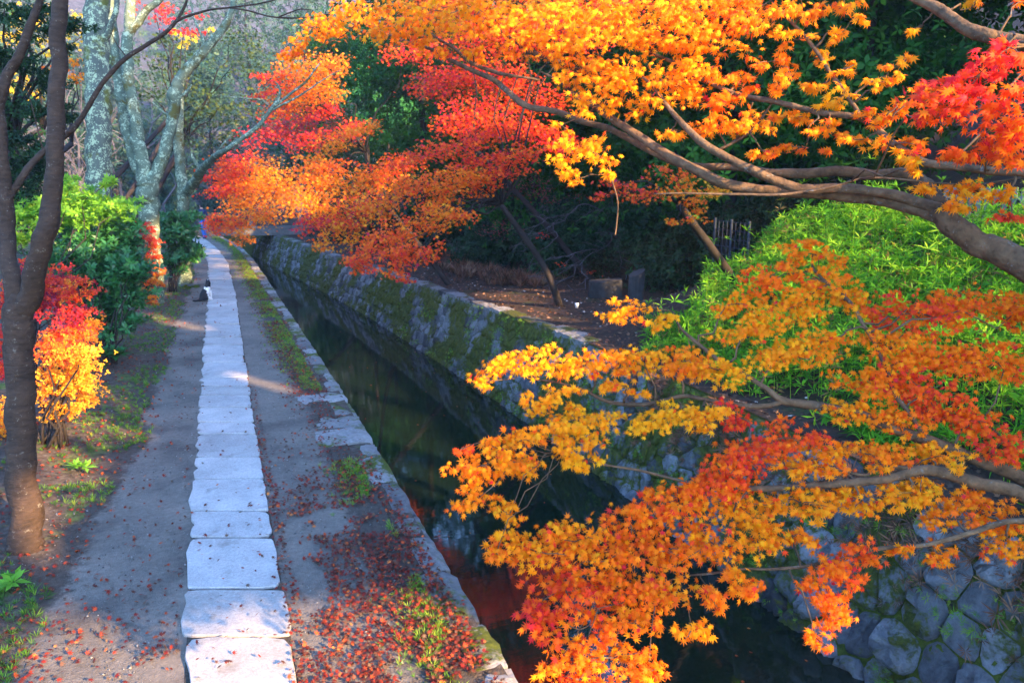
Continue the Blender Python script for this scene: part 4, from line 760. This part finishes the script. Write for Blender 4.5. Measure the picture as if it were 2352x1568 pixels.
# woods behind the left side
GL = 'evergreens along the slope left of the path'
for x, y, h, r, n in ((-7.5, 15, 9, 2.2, 3000), (-10, 20, 11, 2.8, 3200), (-6.5, 28, 5, 1.8, 2200), (-9, 33, 10, 2.6, 3000), (-14, 28, 13, 3, 3000)):
    volume_tree('evergreen_tree', gl(x, y), h, r, n, 'ever', SPRIG, .16, 'dark evergreen tree on the slope left of the path', GL, .1, .35)
GB = 'distant trees closing the end of the path'
for k, (x, y, h, r) in enumerate(((-12, 52, 10, 3), (-6, 57, 12, 3.2), (0, 55, 11, 3), (5, 58, 13, 3.4), (-18, 60, 13, 3.6), (-9, 66, 12, 3.4), (-1, 68, 14, 3.6), (8, 68, 15, 3.8), (14, 60, 14, 3.4), (-26, 66, 14, 4), (20, 70, 15, 4), (-3, 47, 6, 2), (-15, 76, 13, 4), (4, 80, 15, 4))):
    z = max(hz(x, y)-2, zleft(x, y) if x < edge(y) else zright(x, y))-.2
    volume_tree('distant_tree', (x, y, z), h, r, 2400, 'far', SPRIG, .26, 'hazy blue green tree at the far end of the path', GB, .1, .4)
# leafless wood on the grey hillside: bare stems and twigs
mb = MB(); 
for k in range(170):
    x = R.uniform(-30, -2); y = R.uniform(40, 62); z = max(hz(x, y)-2 if y > 60 else -9, zleft(x, y))-.1
    h = R.uniform(4, 8); tp = np.array([x, y, z]); q = np.array([tp+np.array([R.normal(0, .12)*t*4, R.normal(0, .12)*t*4, h*t]) for t in np.linspace(0, 1, 6)])
    mb.tube(q, np.linspace(.09, .015, 6), 5)
    for j in range(9):
        i = R.integers(2, 6); a = R.uniform(0, 6.28); l = R.uniform(.8, 2.2); e = q[i]+np.array([math.cos(a)*l, math.sin(a)*l, R.uniform(.3, 1.4)])
        mb.tube(arch(q[i], e, .05, 4, .1), np.linspace(.03, .008, 4), 3)
o = mb.build('leafless_wood', M['twig']); tag(o, 'leafless grey wood on the hazy slope behind the path trees', 'wood', None, 'stuff')

# ------------------------------------------------------------------ shrubs along the left of the path
def shrub(name, base, label, sprays, m, tpl, size, cover, stems=(), area=.3, bias=(0, 0, .8), noise=.55, r0=.018, bk='darkbark', **kw):
    root = empty(name, base, label, 'shrub'); L = []
    for s in sprays: L.append((arch(base+R.normal(0, .06, 3)*[1, 1, 0], P(s[0], s[1], s[5]), .03, 7, .05), np.linspace(r0, .006, 7)))
    tubes('stems', L, M[bk], root, 6, .04)
    crown('leaves', sprays, root, M[m], tpl, size, cover, area=area, bias=bias, noise=noise, **kw); return root
CB = tuple(-.45*FWD+np.array([0, 0, .65]))
b = G(118, 1040); b[2] = zleft(b[0], b[1])-.03; dS = depth_of(b)-.1
def row(l, d, sc=1.0): return [(x, y, rx*sc, ry*sc, rt, d+R.normal(0, .18), t) for x, y, rx, ry, rt, t in l]
shrub('red_shrub', b, 'red topped shrub with golden lower leaves behind the forked cherry trunk', row([(70, 610, 22, 20, 0, .7), (130, 640, 50, 30, 0, .65), (180, 660, 30, 34, 0, .6), (110, 690, 60, 36, 0, .82), (170, 720, 40, 34, 0, .78), (60, 680, 40, 40, 0, .75), (20, 700, 30, 60, 0, .7),
   (150, 770, 50, 30, 0, .5), (200, 760, 32, 24, 0, .3), (120, 800, 40, 40, 0, .45), (185, 810, 40, 40, 0, .18), (150, 850, 50, 40, 0, .15), (195, 860, 26, 40, 0, .15), (170, 900, 44, 36, 0, .16), (120, 890, 36, 40, 0, .3), (200, 925, 20, 22, 0, .25), (150, 940, 40, 24, 0, .22), (20, 820, 30, 70, 0, .7), (5, 960, 20, 60, 0, .25)], dS), 'nandina', OVALS, .036, 5.0, area=.45, bias=CB, noise=.7, tsd=.14, cull=False)
b = G(250, 850); b[2] = zleft(b[0], b[1])-.03; dS = depth_of(b)+.4
shrub('evergreen_shrub', b, 'large glossy dark green shrub with whorled leaves beside the path', row([(200, 570, 70, 40, 0, .5), (270, 560, 60, 40, 0, .5), (160, 600, 50, 40, 0, .55), (230, 620, 90, 40, 0, .5), (300, 620, 44, 40, 0, .45), (250, 670, 80, 40, 0, .5), (310, 680, 34, 36, 0, .5), (240, 720, 60, 36, 0, .55), (300, 730, 30, 30, 0, .5), (190, 650, 40, 50, 0, .6), (265, 760, 34, 20, 0, .55), (170, 540, 60, 30, 0, .4), (120, 570, 40, 40, 0, .6), (290, 530, 40, 20, 0, .4)], dS),
  'darkleaf', WHORL, .12, 8.0, area=.42, bias=CB, noise=.45, tipb=(0, 0, -.2), clump=6)
b = gl(-2.9, 12.4)
shrub('evergreen_shrub', b, 'fresh lime green shrub tips rising above the dark glossy shrub', row([(60, 500, 40, 26, 0, 0.32), (100, 470, 40, 24, 0, 0.27), (160, 450, 50, 26, 0, 0.32), (220, 460, 50, 26, 0, 0.32), (250, 420, 22, 12, 0, 0.17), (165, 415, 24, 12, 0, 0.22), (280, 480, 36, 24, 0, 0.37), (200, 500, 60, 26, 0, 0.52), (120, 510, 50, 26, 0, 0.57), (45, 550, 36, 26, 0, 0.42), (250, 510, 44, 22, 0, 0.57), (180, 480, 80, 30, 0, 0.52)], 12.2),
  'brightleaf', WHORL, .10, 6.0, area=.42, bias=(0, 0, .9), noise=.6, clump=5)
b = G(392, 672); b[2] = zleft(b[0], b[1])-.03; dS = depth_of(b)
shrub('evergreen_shrub', b, 'rounded dark shrub farther along past the forked grey tree', row([(400, 510, 40, 20, 0, .3), (420, 530, 30, 22, 0, .4), (385, 550, 30, 40, 0, .5), (415, 580, 36, 34, 0, .5), (390, 600, 24, 26, 0, .55), (430, 560, 18, 30, 0, .45), (400, 625, 26, 18, 0, .6), (440, 505, 16, 22, 0, .2), (400, 495, 40, 14, 0, .15), (375, 520, 24, 24, 0, .3), (440, 590, 14, 26, 0, .45), (420, 545, 36, 30, 0, .3)], dS), 'darkleaf', WHORL, .15, 7.0, area=.42, bias=CB, noise=.5)
for bx, by, h, r, lb in ((-3.2, 29, 1.7, .9, 'small dark shrub tucked behind the rounded one near the bend'), (-3.6, 38, 2.0, 1.1, 'farthest roadside shrub where the path bends away')):
    volume_tree('evergreen_shrub', gl(bx, by), h, r, 900, 'darkleaf', WHORL, .16, lb, None, 0, .2, 'shrub', .45, 20, trunk=False)
b = P(338, 700, d3-.35); b[2] = zleft(b[0], b[1])-.02
root = empty('red_creeper', b, 'red orange creeper climbing the forked grey tree', 'creeper')
sp = [(325, 535, 30, 12, 0, .7), (345, 550, 18, 16, 0, .65), (352, 580, 12, 22, 0, .5), (355, 615, 11, 24, 0, .42), (355, 650, 11, 24, 0, .4), (352, 685, 10, 18, 0, .4), (310, 545, 16, 8, 0, .75), (338, 610, 8, 30, 0, .55), (336, 650, 8, 20, 0, .5)]
sp = [s[:5]+(d3-.42, s[5]) for s in sp]; st_ = list(sp)
for s in st_:
    for _ in range(3): sp.append((s[0]+R.normal()*(4+s[2]*.4), s[1]+R.normal()*(5+s[3]*.6), s[2]*.6, s[3]*.6, R.uniform(-30, 30), s[5]+R.normal()*.05, s[6]+R.normal()*.08))
tubes('stems', [(arch(b, P(s[0], s[1], s[5]), .02, 6, .03), np.linspace(.012, .004, 6)) for s in sp], M['darkbark'], root, 5)
crown('leaves', sp, root, M['nandina'], OVALS, .042, 3.5, area=.45, bias=CB, noise=.6)
# small seedlings at the path edge
for k, (x, y, s, lb) in enumerate(((182, 1080, .13, 'lone bright green seedling rosette right of the cherry trunk'), (262, 850, .22, 'small dark leafy sapling below the large dark shrub'), (25, 1345, .12, 'low broad leaved seedling in the bottom left corner grass'))):
    b = G(x, y+8); b[2] = zleft(b[0], b[1]); root = empty('seedling', b, lb, 'plant')
    n = 4 if k != 1 else 8; pos = b+np.array([0, 0, .05])+R.normal(0, .03 if k != 1 else .1, (n, 3))*[1, 1, .4]
    if k == 1: pos[:, 2] += .15
    scatter('leaves', WHORL, pos, leaf_frames(n, (0, 0, 1), .25, (0, 1, 0)), s*R.uniform(.7, 1.1, n), R.uniform(.3, .6, n), M['brightleaf' if k != 1 else 'darkleaf'], root)
    tubes('stem', [(np.linspace(b-[0, 0, .03], pos.mean(0), 4), np.full(4, .006))], M['darkbark'], root, 5)

# ------------------------------------------------------------------ ground cover
def on_ground(x, y, right=False): return zright(x, y) if right else (zleft(x, y) if x < pathl(y)+.1 else .006)
def cover(name, pts, tpl, size, m, bias_n, tint, tsd, lift, label, cat, right=False, tip=(0, 0, .3), cull=None):
    pts = np.array(pts); n = len(pts); pos = np.array([[x, y, on_ground(x, y, right)+lift] for x, y in pts]); pos[:, 2] += np.abs(R.normal(0, .25, n))*lift
    o = scatter(name, tpl, pos, leaf_frames(n, (0, 0, 1), bias_n, tip), size*R.uniform(.65, 1.25, n), tint+R.normal(0, tsd, n), m); tag(o, label, cat, None, 'stuff'); return pos
pts = []
while len(pts) < 2800:                                                # tufts on the left verge, in patches
    y = 3+(R.uniform()**1.6)*34; x = float(pathl(y))-abs(R.normal(0, .8))+.12
    if mnoise.noise(Vector((x*1.1, y*.9, 8.))) > -.02+.25*(x > float(pathl(y))): pts.append((x, y))
cover('verge_grass', pts, TUFT, .085, M['grass'], .3, .68, .25, 0, 'short grass and moss in patches along the left of the path', 'grass')
pts = []
while len(pts) < 4200:                                                # strip between path and canal
    y = 2+(R.uniform()**1.35)*40; x = float(edge(y))-.27-abs(R.normal(0, .16 if y < 12 else .22))
    if 7.9 < y < 10.7: continue
    if mnoise.noise(Vector((x*1.5, y*1.1, 2.))) > -.12-.3*(y > 12): pts.append((x, y))
cover('kerb_grass', pts, TUFT, .07, M['grass'], .35, .38, .25, 0, 'grass growing between the gravel and the canal edge stones', 'grass')
pts = []
while len(pts) < 900:
    s = R.uniform(.2, WH); y = R.uniform(3, 22)
    if mnoise.noise(Vector((s*2, y*1.4, 5.))) > .18: q = wall_pt(y, s, .06); pts.append(q)
pos = np.array(pts); n = len(pos)
o = scatter('wall_fern', TUFT, pos, leaf_frames(n, (-1, 0, .5), .3, (0, 0, -1)), .09*R.uniform(.5, 1.2, n), R.normal(.45, .2, n), M['grass']); tag(o, 'little ferns and grass rooted in the joints of the far wall', 'ferns', None, 'stuff')
pts = []
while len(pts) < 520:
    y = R.uniform(3, 9.5); q_ = WH*(1-abs(R.normal(0, .22)))
    if q_ > .2 and mnoise.noise(Vector((q_*3, y*2, 15.))) > -.1-(y < 5.2)*.3: pts.append(wall_pt(y, q_, .05))
pos = np.array(pts); n = len(pos)
o = scatter('dry_grass', TUFT, pos, leaf_frames(n, (-.8, -.2, .35), .45, (0, 0, -1)), .17*R.uniform(.4, 1.3, n), R.normal(.3, .2, n), M['litter']); tag(o, 'withered grass hanging over the top of the far wall', 'dry grass', None, 'stuff')
# fallen leaves
pts = []
def dens(x, y):
    v = 1.3*mnoise.noise(Vector((x*1.6, y*1.2, 4.)))+.8*mnoise.noise(Vector((x*5, y*4, 1.)))
    e = float(edge(y)); a = 0
    if x > .3: a = sm((9.2-y)/4)*(1.15 if x > .5 else .7)*sm((v+.55)/.5)
    a = max(a, .95*math.exp(-((x-(e-.45))/.24)**2)*sm((v+.5)/.5)*(1 if y < 24 else .5)*(0.35 if 7.9 < y < 10.6 else 1))
    if x < -.45: a = max(a, .24*sm((6.4-y)/2)*sm((v+.5)/.5)+.05+.12*sm((float(pathl(y))-x+.2)/.4))
    if -.42 < x < .25: a = .03*sm((9-y)/5)+.008
    if abs(x-.285) < .05: a = max(a, .5*sm((14-y)/6))
    return a*sm((e-.05-x)/.16)
while len(pts) < 30000:
    y = 2.2+(R.uniform()**2.3)*30; x = R.uniform(-2.6, float(edge(y))-.02)
    if R.uniform() < dens(x, y): pts.append((x, y))
pos = np.array([[x, y, on_ground(x, y)+.012+(.028 if -.42 < x < .25 else 0)+abs(R.normal(0, .012))] for x, y in pts]); n = len(pos)
td = np.where(pos[:, 0] > .3, .66, .62)+R.normal(0, .26, n)
o = scatter('fallen_leaves', LEAF7, pos, leaf_frames(n, (0, 0, 1), .45, (1, 0, 0)), R.uniform(.020, .036, n), td, M['fallen']); tag(o, 'fallen red and brown maple leaves scattered over path and verge', 'leaves', None, 'stuff')
OCT = ([(1, 0, 0), (0, 1, 0), (-1, 0, 0), (0, -1, 0), (0, 0, .6), (.3, .3, -.4)], [(0, 1, 4), (1, 2, 4), (2, 3, 4), (3, 0, 4), (1, 0, 5), (2, 1, 5), (3, 2, 5), (0, 3, 5)])
pts = []
while len(pts) < 7000:
    y = 3+(R.uniform()**2)*15; x = R.uniform(float(pathl(y))-.5, float(edge(y))-.25)
    if -.43 < x < .26 or mnoise.noise(Vector((x*2.2, y*1.6, 12.))) < -.12: continue
    pts.append((x, y))
pos = np.array([[x, y, on_ground(x, y)+.002] for x, y in pts]); n = len(pos); sc = .0035+.011*R.uniform(0, 1, n)**5
o = scatter('path_pebbles', OCT, pos, leaf_frames(n, (0, 0, 1), .4, (1, 0, 0)), sc, R.uniform(0, 1, n), M['pebble']); tag(o, 'loose grit and pebbles strewn over the compacted gravel', 'pebbles', None, 'stuff')
pts = []
while len(pts) < 9000:
    y = 4+R.uniform()*34; x = float(foot(y))+.55+R.uniform()**1.3*6.5
    pts.append((x, y))
cover('leaf_litter', pts, LEAF5, .05, M['litter'], .45, .5, .28, .01, 'brown leaf litter on the dark ground of the far bank', 'leaves', True)
pts = []
while len(pts) < 150:
    y = 3+R.uniform()**1.4*22; x = R.uniform(float(edge(y))+.1, float(foot(y))-.1)
    if R.uniform() < .25+.75*math.exp(-(float(foot(y))-x)/.5)+.75*math.exp(-(x-float(edge(y)))/.4): pts.append((x, y))
pos = np.array([[x, y, WZ+.006] for x, y in pts]); n = len(pos)
o = scatter('floating_leaves', LEAF7, pos, leaf_frames(n, (0, 0, 1), .06, (1, 0, 0)), R.uniform(.02, .032, n), R.uniform(.05, .7, n), M['fallen']); tag(o, 'loose maple leaves floating on the dark canal water', 'leaves', None, 'stuff')
# bamboo grass on the near right slope
pts = []
while len(pts) < 13000:
    y = 2.5+R.uniform()*10.7; x = float(foot(y))+.75+R.uniform()*6.2
    lim = 1.35*sm((y-11.2)/1.6)+R.normal(0, .12)+.25*math.sin(y*3)
    if x-float(foot(y)) < 1.0+lim: continue
    if y > 10.4+.42*(x-6.2)+.4*math.sin(x*4): continue
    pts.append((x, y))
pts = np.array(pts); n = len(pts)
hgt = np.array([.5+.55*mnoise.noise(Vector((x*.9, y*.9, 6.)))+.2*mnoise.noise(Vector((x*2.6, y*2.6, 9.))) for x, y in pts])*np.clip((pts[:, 0]-foot(pts[:, 1])-.6)/1.2, .35, 1)
z = np.array([zright(x, y) for x, y in pts])+hgt*R.uniform(.15, 1.25, n)**.8
z += (R.uniform(0, 1, n) < .05)*R.uniform(.1, .55, n)
pos = np.column_stack([pts, np.maximum(z, 0)])
o = scatter('bamboo_grass', SASA, pos, leaf_frames(n, (-.25, -.15, 1), .5, (-.5, -.5, -.3)), (.19*R.uniform(.6, 1.25, n)), .55-.35*(hgt-.5)+R.normal(0, .27, n), M['sasa']); tag(o, 'bright green bamboo grass covering the right hand slope', 'bamboo grass', None, 'stuff')
mb = MB()
for i in R.choice(n, 1500, replace=False):
    p = pos[i]; mb.tube([[p[0]+.03, p[1], zright(p[0], p[1])-.02], p], [.004, .003], 3)
o = mb.build('bamboo_grass_stems', M['sasa']); tag(o, 'thin stems holding up the bamboo grass', 'bamboo grass', None, 'stuff')
# dry brush near the dark tree feet
pts = []
for cx, cy, r_, k in ((1090, 620, .9, 160), (1180, 640, .8, 120), (1010, 590, 1., 140)):
    g = G(cx, cy, .2)
    for _ in range(k): pts.append((g[0]+R.normal(0, r_*.5), g[1]+R.normal(0, r_*.8)))
cover('dry_brush', pts, TUFT, .5, M['litter'], .25, .35, .2, 0, 'dry brown brush at the feet of the far bank maples', 'brush', True)

# ------------------------------------------------------------------ small built things
b = G(1460, 694, .32); b[2] = zright(b[0], b[1])-.08; db = depth_of(b); w = 38*db/F; h = 74*db/F
mb = MB(); rs = []
n = 14
for z, s in ((0, 1.03), (.3, 1.), (.8, .98), (1., .97)):
    rs.append([b+np.array([math.cos(2*math.pi*i/n)*w/2*s, math.sin(2*math.pi*i/n)*w/2*s, z*h+(.12*h*math.cos(2*math.pi*i/n) if z == 1. else 0)])+R.normal(0, .004, 3) for i in range(n)])
mb.add([p for r_ in rs for p in r_], [(k*n+i, k*n+(i+1) % n, (k+1)*n+(i+1) % n, (k+1)*n+i) for k in range(3) for i in range(n)]+[tuple(3*n+i for i in range(n))])
o = mb.build('bollard', M['concrete'], None, b); tag(o, 'round grey stump post with slanted flat top on the dark far bank', 'post')
b = G(1390, 668, .32); b[2] = zright(b[0], b[1])-.06; db = depth_of(b)
mb = MB(); A = np.array([RGT*math.cos(.3)+np.array([FWD[0], FWD[1], 0])*math.sin(.3), np.array([-RGT[1], RGT[0], 0]), [0, 0, 1.]])
mb.box(b+np.array([0, 0, .22]), (80*db/F, .5, 50*db/F), A, .012)
o = mb.build('stone_block', M['concrete'], None, b)
md = o.modifiers.new('b', 'BEVEL'); md.width = .03; md.segments = 2; tag(o, 'squared dark stone block beside the slanted stump post', 'block')
b = G(1325, 700, .3); b[2] = zright(b[0], b[1]); mb = MB(); db = depth_of(b)
q = [b+np.array([0, 0, z]) for z in (0, .07, .075, .11)]; mb.tube(q, [.03, .042, .045, .046], 12)
o = mb.build('paper_cup', M['white'], None, b, True); tag(o, 'little white paper cup lying bright on the dark leaf litter', 'cup')
# pale kerb pieces beside the cat
g = G(728, 0) if False else None
for k, (x0, x1, lb) in enumerate(((435, 457, 'longer pale stone strip on the gravel beside the cat'), (420, 430, 'short pale stone strip nearest the shrubs beside the cat'))):
    p0 = G(x0, 659); p1 = G(x1, 660); mb = MB(); c = (p0+p1)/2; ax = norm((p1-p0)[None])[0]
    mb.box(c+np.array([0, 0, .035]), (np.linalg.norm(p1-p0), .16, .09), np.array([ax, [-ax[1], ax[0], 0], [0, 0, 1]]), .006)
    o = mb.build('kerb_stone', M['coping'], None, c); md = o.modifiers.new('b', 'BEVEL'); md.width = .015; md.segments = 2; tag(o, lb, 'stone')
# wire mesh fence beyond the bamboo grass
A0 = P(1640, 560, 15.5); A1 = P(1720, 540, 14.2)
def fence_pts(n): return [np.array([A0[0]+(A1[0]-A0[0])*t, A0[1]+(A1[1]-A0[1])*t, 0]) for t in np.linspace(0, 1, n)]
root = empty('wire_fence', [A0[0], A0[1], zright(A0[0], A0[1])], 'short blue grey wire mesh fence in the dark behind the bamboo grass', 'fence')
mb = MB(); fp = fence_pts(9); zb = zright(A0[0], A0[1]); zt = P(1650, 505, 15.5)[2]
for p in fp: mb.tube([p+[0, 0, zb], p+[0, 0, zt]], [.008, .008], 5)
for z in np.linspace(zb+.1, zt, 8): mb.tube([fp[0]+[0, 0, z], fp[-1]+[0, 0, z]], [.007, .007], 5)
mb.build('mesh', M['wire'], root)
for p in (fp[0], fp[4], fp[-1]): mb = MB(); mb.tube([p+[0, 0, zb-.1], p+[0, 0, zt+.05]], [.025, .025], 8); mb.build('post', M['wire'], root)
# weathered paling fence at the right
b0 = P(2140, 500, 12.8); b1 = P(2440, 520, 11.4)
root = empty('paling_fence', [b0[0], b0[1], zright(b0[0], b0[1])], 'weathered grey paling fence half hidden behind the right hand leaves', 'fence')
dv = norm((b1-b0)[None]*[1, 1, 0])[0]; L_ = np.linalg.norm((b1-b0)[:2]); n = int(L_/.12); pv = np.array([-dv[1], dv[0], 0])
for i in range(n):
    p = b0+dv*(i+.5)*L_/n; zt = P(2250, 432+R.normal(0, 4), 12.1)[2]; zb = zright(p[0], p[1])-.05
    if zt-zb < .2: zt = zb+.8
    mb = MB(); mb.box([p[0], p[1], (zb+zt)/2], (.07, .018, zt-zb), np.array([dv, pv, [0, 0, 1.]]), .003); mb.build('paling', M['greywood'], root)
for dz in (.15, .5):
    mb = MB(); zt = P(2250, 432, 12.1)[2]-dz; c = (b0+b1)/2; mb.box([c[0]+pv[0]*.03, c[1]+pv[1]*.03, zt], (L_, .03, .05), np.array([dv, pv, [0, 0, 1.]])); mb.build('rail', M['greywood'], root)
# little bridge at the bend
root = empty('footbridge', (1.6, 44, 0), 'low pale stone footbridge with dark rails crossing the canal at the bend', 'bridge')
c = P(560, 535, 42); zz = .35
A = np.eye(3); an = -.12; A = np.array([[math.cos(an), math.sin(an), 0], [-math.sin(an), math.cos(an), 0], [0, 0, 1.]])
def bb_(name, off, size, m): 
    mb = MB(); mb.box(np.array([1.8, 43.5, 0])+A[0]*off[0]+A[1]*off[1]+np.array([0, 0, off[2]]), size, A, .004); return mb.build(name, M[m], root)
bb_('deck', (0, 0, .18), (5.6, 2.2, .34), 'bridge'); bb_('rail', (0, -.95, 1.0), (5.4, .16, .16), 'darkwood'); bb_('rail', (0, .95, 1.0), (5.4, .16, .16), 'darkwood')
bb_('kerb', (0, -.98, .42), (5.5, .22, .13), 'bridge')
for s in (-2.5, 0, 2.5):
    for t in (-.95, .95): bb_('post', (s, t, .7), (.2, .2, .72), 'bridge')

# ------------------------------------------------------------------ the cat and the walker
def skin_obj(name, nodes, edges, m, parent=None, origin=None, sub=2):
    b = base_of(parent, origin); me = bpy.data.meshes.new(name)
    me.from_pydata([tuple(np.array(p[:3])-b) for p in nodes], edges, []); o = bpy.data.objects.new(name, me); COL.objects.link(o)
    md = o.modifiers.new('s', 'SKIN'); md.use_smooth_shade = True
    sv = me.skin_vertices[0].data if me.skin_vertices else None
    if sv is None:
        me.attributes; bpy.context.view_layer.objects.active = o; bpy.ops.object.skin_root_mark; sv = me.skin_vertices[0].data
    for v, p in zip(sv, nodes):
        r = p[3] if len(p) == 4 else (p[3], p[4]); v.radius = (r, r) if not isinstance(r, tuple) else r
    sv[0].use_root = True
    o.modifiers.new('u', 'SUBSURF').levels = sub; o.modifiers['u'].render_levels = sub
    dg = bpy.context.evaluated_depsgraph_get(); ev = o.evaluated_get(dg); nm = bpy.data.meshes.new_from_object(ev); bpy.data.objects.remove(o)
    nm.name = name; nm.shade_smooth(); nm.materials.clear()
    return link(name, nm, m, parent, origin)
cb = G(474, 691); cb[2] = .006
fx = np.array([.75, .66, 0]); fx /= np.linalg.norm(fx); sd = np.array([-fx[1], fx[0], 0])
def cp(f, s, z, r): p = cb+fx*f+sd*s+np.array([0, 0, z]); return (*p, r)
# sitting upright, facing away along the path and a little to the right
N_ = [cp(-.09, 0, .10, .095), cp(-.03, 0, .20, .09), cp(.05, 0, .30, .07), cp(.08, 0, .37, .05), cp(.10, 0, .43, .062), cp(.15, 0, .425, .04), cp(.185, 0, .41, .022),
      cp(.09, .045, .24, .04), cp(.11, .05, .12, .026), cp(.115, .05, .02, .022), cp(.16, .05, .015, .018), cp(.09, -.045, .24, .04), cp(.11, -.05, .12, .026), cp(.115, -.05, .02, .022), cp(.16, -.05, .015, .018),
      cp(-.04, .09, .10, .07), cp(.06, .10, .03, .03), cp(.12, .10, .018, .02), cp(-.04, -.09, .10, .07), cp(.06, -.10, .03, .03), cp(.12, -.10, .018, .02),
      cp(-.17, .03, .035, .03), cp(-.24, .10, .022, .022), cp(-.24, .2, .02, .018), cp(.095, .035, .485, .022), cp(.095, .045, .525, .006), cp(.095, -.035, .485, .022), cp(.095, -.045, .525, .006)]
Eg = [(0, 1), (1, 2), (2, 3), (3, 4), (4, 5), (5, 6), (2, 7), (7, 8), (8, 9), (9, 10), (2, 11), (11, 12), (12, 13), (13, 14), (0, 15), (15, 16), (16, 17), (0, 18), (18, 19), (19, 20), (0, 21), (21, 22), (22, 23), (4, 24), (24, 25), (4, 26), (26, 27)]
o = skin_obj('cat', N_, Eg, [M['furblack'], M['furwhite']], None, cb)
tag(o, 'black and white cat sitting on the gravel beside the pale slabs', 'cat')
mi = []
for p in o.data.polygons:
    c = np.array(p.center); f, s, z = c@fx, c@sd, c[2]
    mi.append(1 if ((s < .02 and f > -.045 and z < .34) or (f > .05 and z < .3) or (f > .02 and z < .06) or (f > .14 and z < .45)) else 0)
o.data.polygons.foreach_set('material_index', mi)

pb = G(469, 549); pb[2] = .006
fx = np.array([-.35, .94, 0]); sd = np.array([.94, .35, 0])
def pp(f, s, z, r): p = pb+fx*f+sd*s+np.array([0, 0, z]); return (*p, r)
N_ = [pp(0, 0, .90, .135), pp(0, 0, 1.08, .13), pp(.02, 0, 1.26, .145), pp(.02, 0, 1.40, .11), pp(.03, 0, 1.47, .052), pp(.05, 0, 1.54, .075), pp(.055, 0, 1.62, .092), pp(.05, 0, 1.69, .06),
      pp(.02, .17, 1.37, .066), pp(-.02, .24, 1.12, .046), pp(.10, .24, .90, .034), pp(.15, .235, .83, .038), pp(.02, -.17, 1.37, .066), pp(.0, -.25, 1.12, .046), pp(.16, -.22, .96, .034), pp(.22, -.20, .91, .038),
      pp(.03, .10, .80, .10), pp(.10, .10, .48, .068), pp(.02, .10, .10, .042), pp(.12, .11, .035, .036), pp(.20, .115, .03, .024), pp(-.03, -.10, .80, .10), pp(-.12, -.10, .48, .068), pp(-.30, -.10, .13, .042), pp(-.25, -.105, .05, .036), pp(-.18, -.11, .03, .024),
      pp(.15, 0, 1.60, .016)]
Eg = [(0, 1), (1, 2), (2, 3), (3, 4), (4, 5), (5, 6), (6, 7), (3, 8), (8, 9), (9, 10), (10, 11), (3, 12), (12, 13), (13, 14), (14, 15), (0, 16), (16, 17), (17, 18), (18, 19), (19, 20), (0, 21), (21, 22), (22, 23), (23, 24), (24, 25), (6, 26)]
o = skin_obj('person', N_, Eg, [M['navy'], M['denim'], M['skin'], M['shoe'], M['hair']], None, pb)
tag(o, 'walker in navy jacket and bright blue trousers at the far end of the path', 'person')
mi = []
for p in o.data.polygons:
    c = np.array(p.center); f, s, z = c@fx, c@sd, c[2]
    m_ = 3 if z < .085 else 1 if z < .93 and abs(s) < .21 else 0
    if z > 1.46: m_ = 2
    if (abs(s) > .185 and z < .93 and z > .7): m_ = 2
    if z > 1.63 or (z > 1.54 and f < .03): m_ = 4
    mi.append(m_)
o.data.polygons.foreach_set('material_index', mi)

# ------------------------------------------------------------------ the air
mb = MB(); mb.box((0, 80, 28), (400, 240, 72.)); m, nt, N, K = mat('haze_air')
v = nd(nt, 'ShaderNodeVolumePrincipled'); v.inputs['Density'].default_value = .0009; v.inputs['Color'].default_value = (.75, .85, 1, 1); v.inputs['Anisotropy'].default_value = .2
K.new(v.outputs[0], nd(nt, 'ShaderNodeOutputMaterial').inputs['Volume']); o = mb.build('haze', m); tag(o, kind='stuff'); tag(o, 'thin blue autumn haze filling the valley air', 'haze')
# ------------------------------------------------------------------ sky, sun, camera
w = bpy.data.worlds.new('World'); scn.world = w; w.use_nodes = True; nt = w.node_tree; nt.nodes.clear()
s = nt.nodes.new('ShaderNodeTexSky'); s.sky_type = 'NISHITA'; s.sun_disc = False; s.sun_elevation = SUN_EL; s.sun_rotation = math.atan2(SUN[0], SUN[1]); s.air_density = 1.; s.ozone_density = 6.5
bg = nt.nodes.new('ShaderNodeBackground'); bg.inputs[1].default_value = .15; ow = nt.nodes.new('ShaderNodeOutputWorld')
nt.links.new(s.outputs[0], bg.inputs[0]); nt.links.new(bg.outputs[0], ow.inputs[0])
sl = bpy.data.lights.new('sun', 'SUN'); sl.energy = 3.0; sl.angle = math.radians(.5); sl.color = (1, .62, .30)
so = bpy.data.objects.new('sun', sl); COL.objects.link(so); so.rotation_euler = Vector(SUN).to_track_quat('Z', 'Y').to_euler(); so.location = (20, -20, 30)
cam = bpy.data.cameras.new('camera'); co = bpy.data.objects.new('camera', cam); COL.objects.link(co); scn.camera = co
co.location = CAM; co.rotation_euler = (math.pi/2-T, 0, -TH); cam.sensor_width = 36; cam.lens = F/2352*36; cam.clip_end = 600; cam.clip_start = .05
cam.dof.use_dof = True; cam.dof.focus_distance = 4.6; cam.dof.aperture_fstop = 5.0
vs = scn.view_settings; vs.view_transform = 'Standard'; vs.look = 'None'; vs.gamma = 1; vs.use_curve_mapping = False; vs.exposure = 3.15
scn.render.engine = 'CYCLES'; cy = scn.cycles; cy.max_bounces = 6; cy.diffuse_bounces = 4; cy.glossy_bounces = 3; cy.transmission_bounces = 4; cy.transparent_max_bounces = 4
cy.use_denoising = True; cy.sample_clamp_indirect = 6
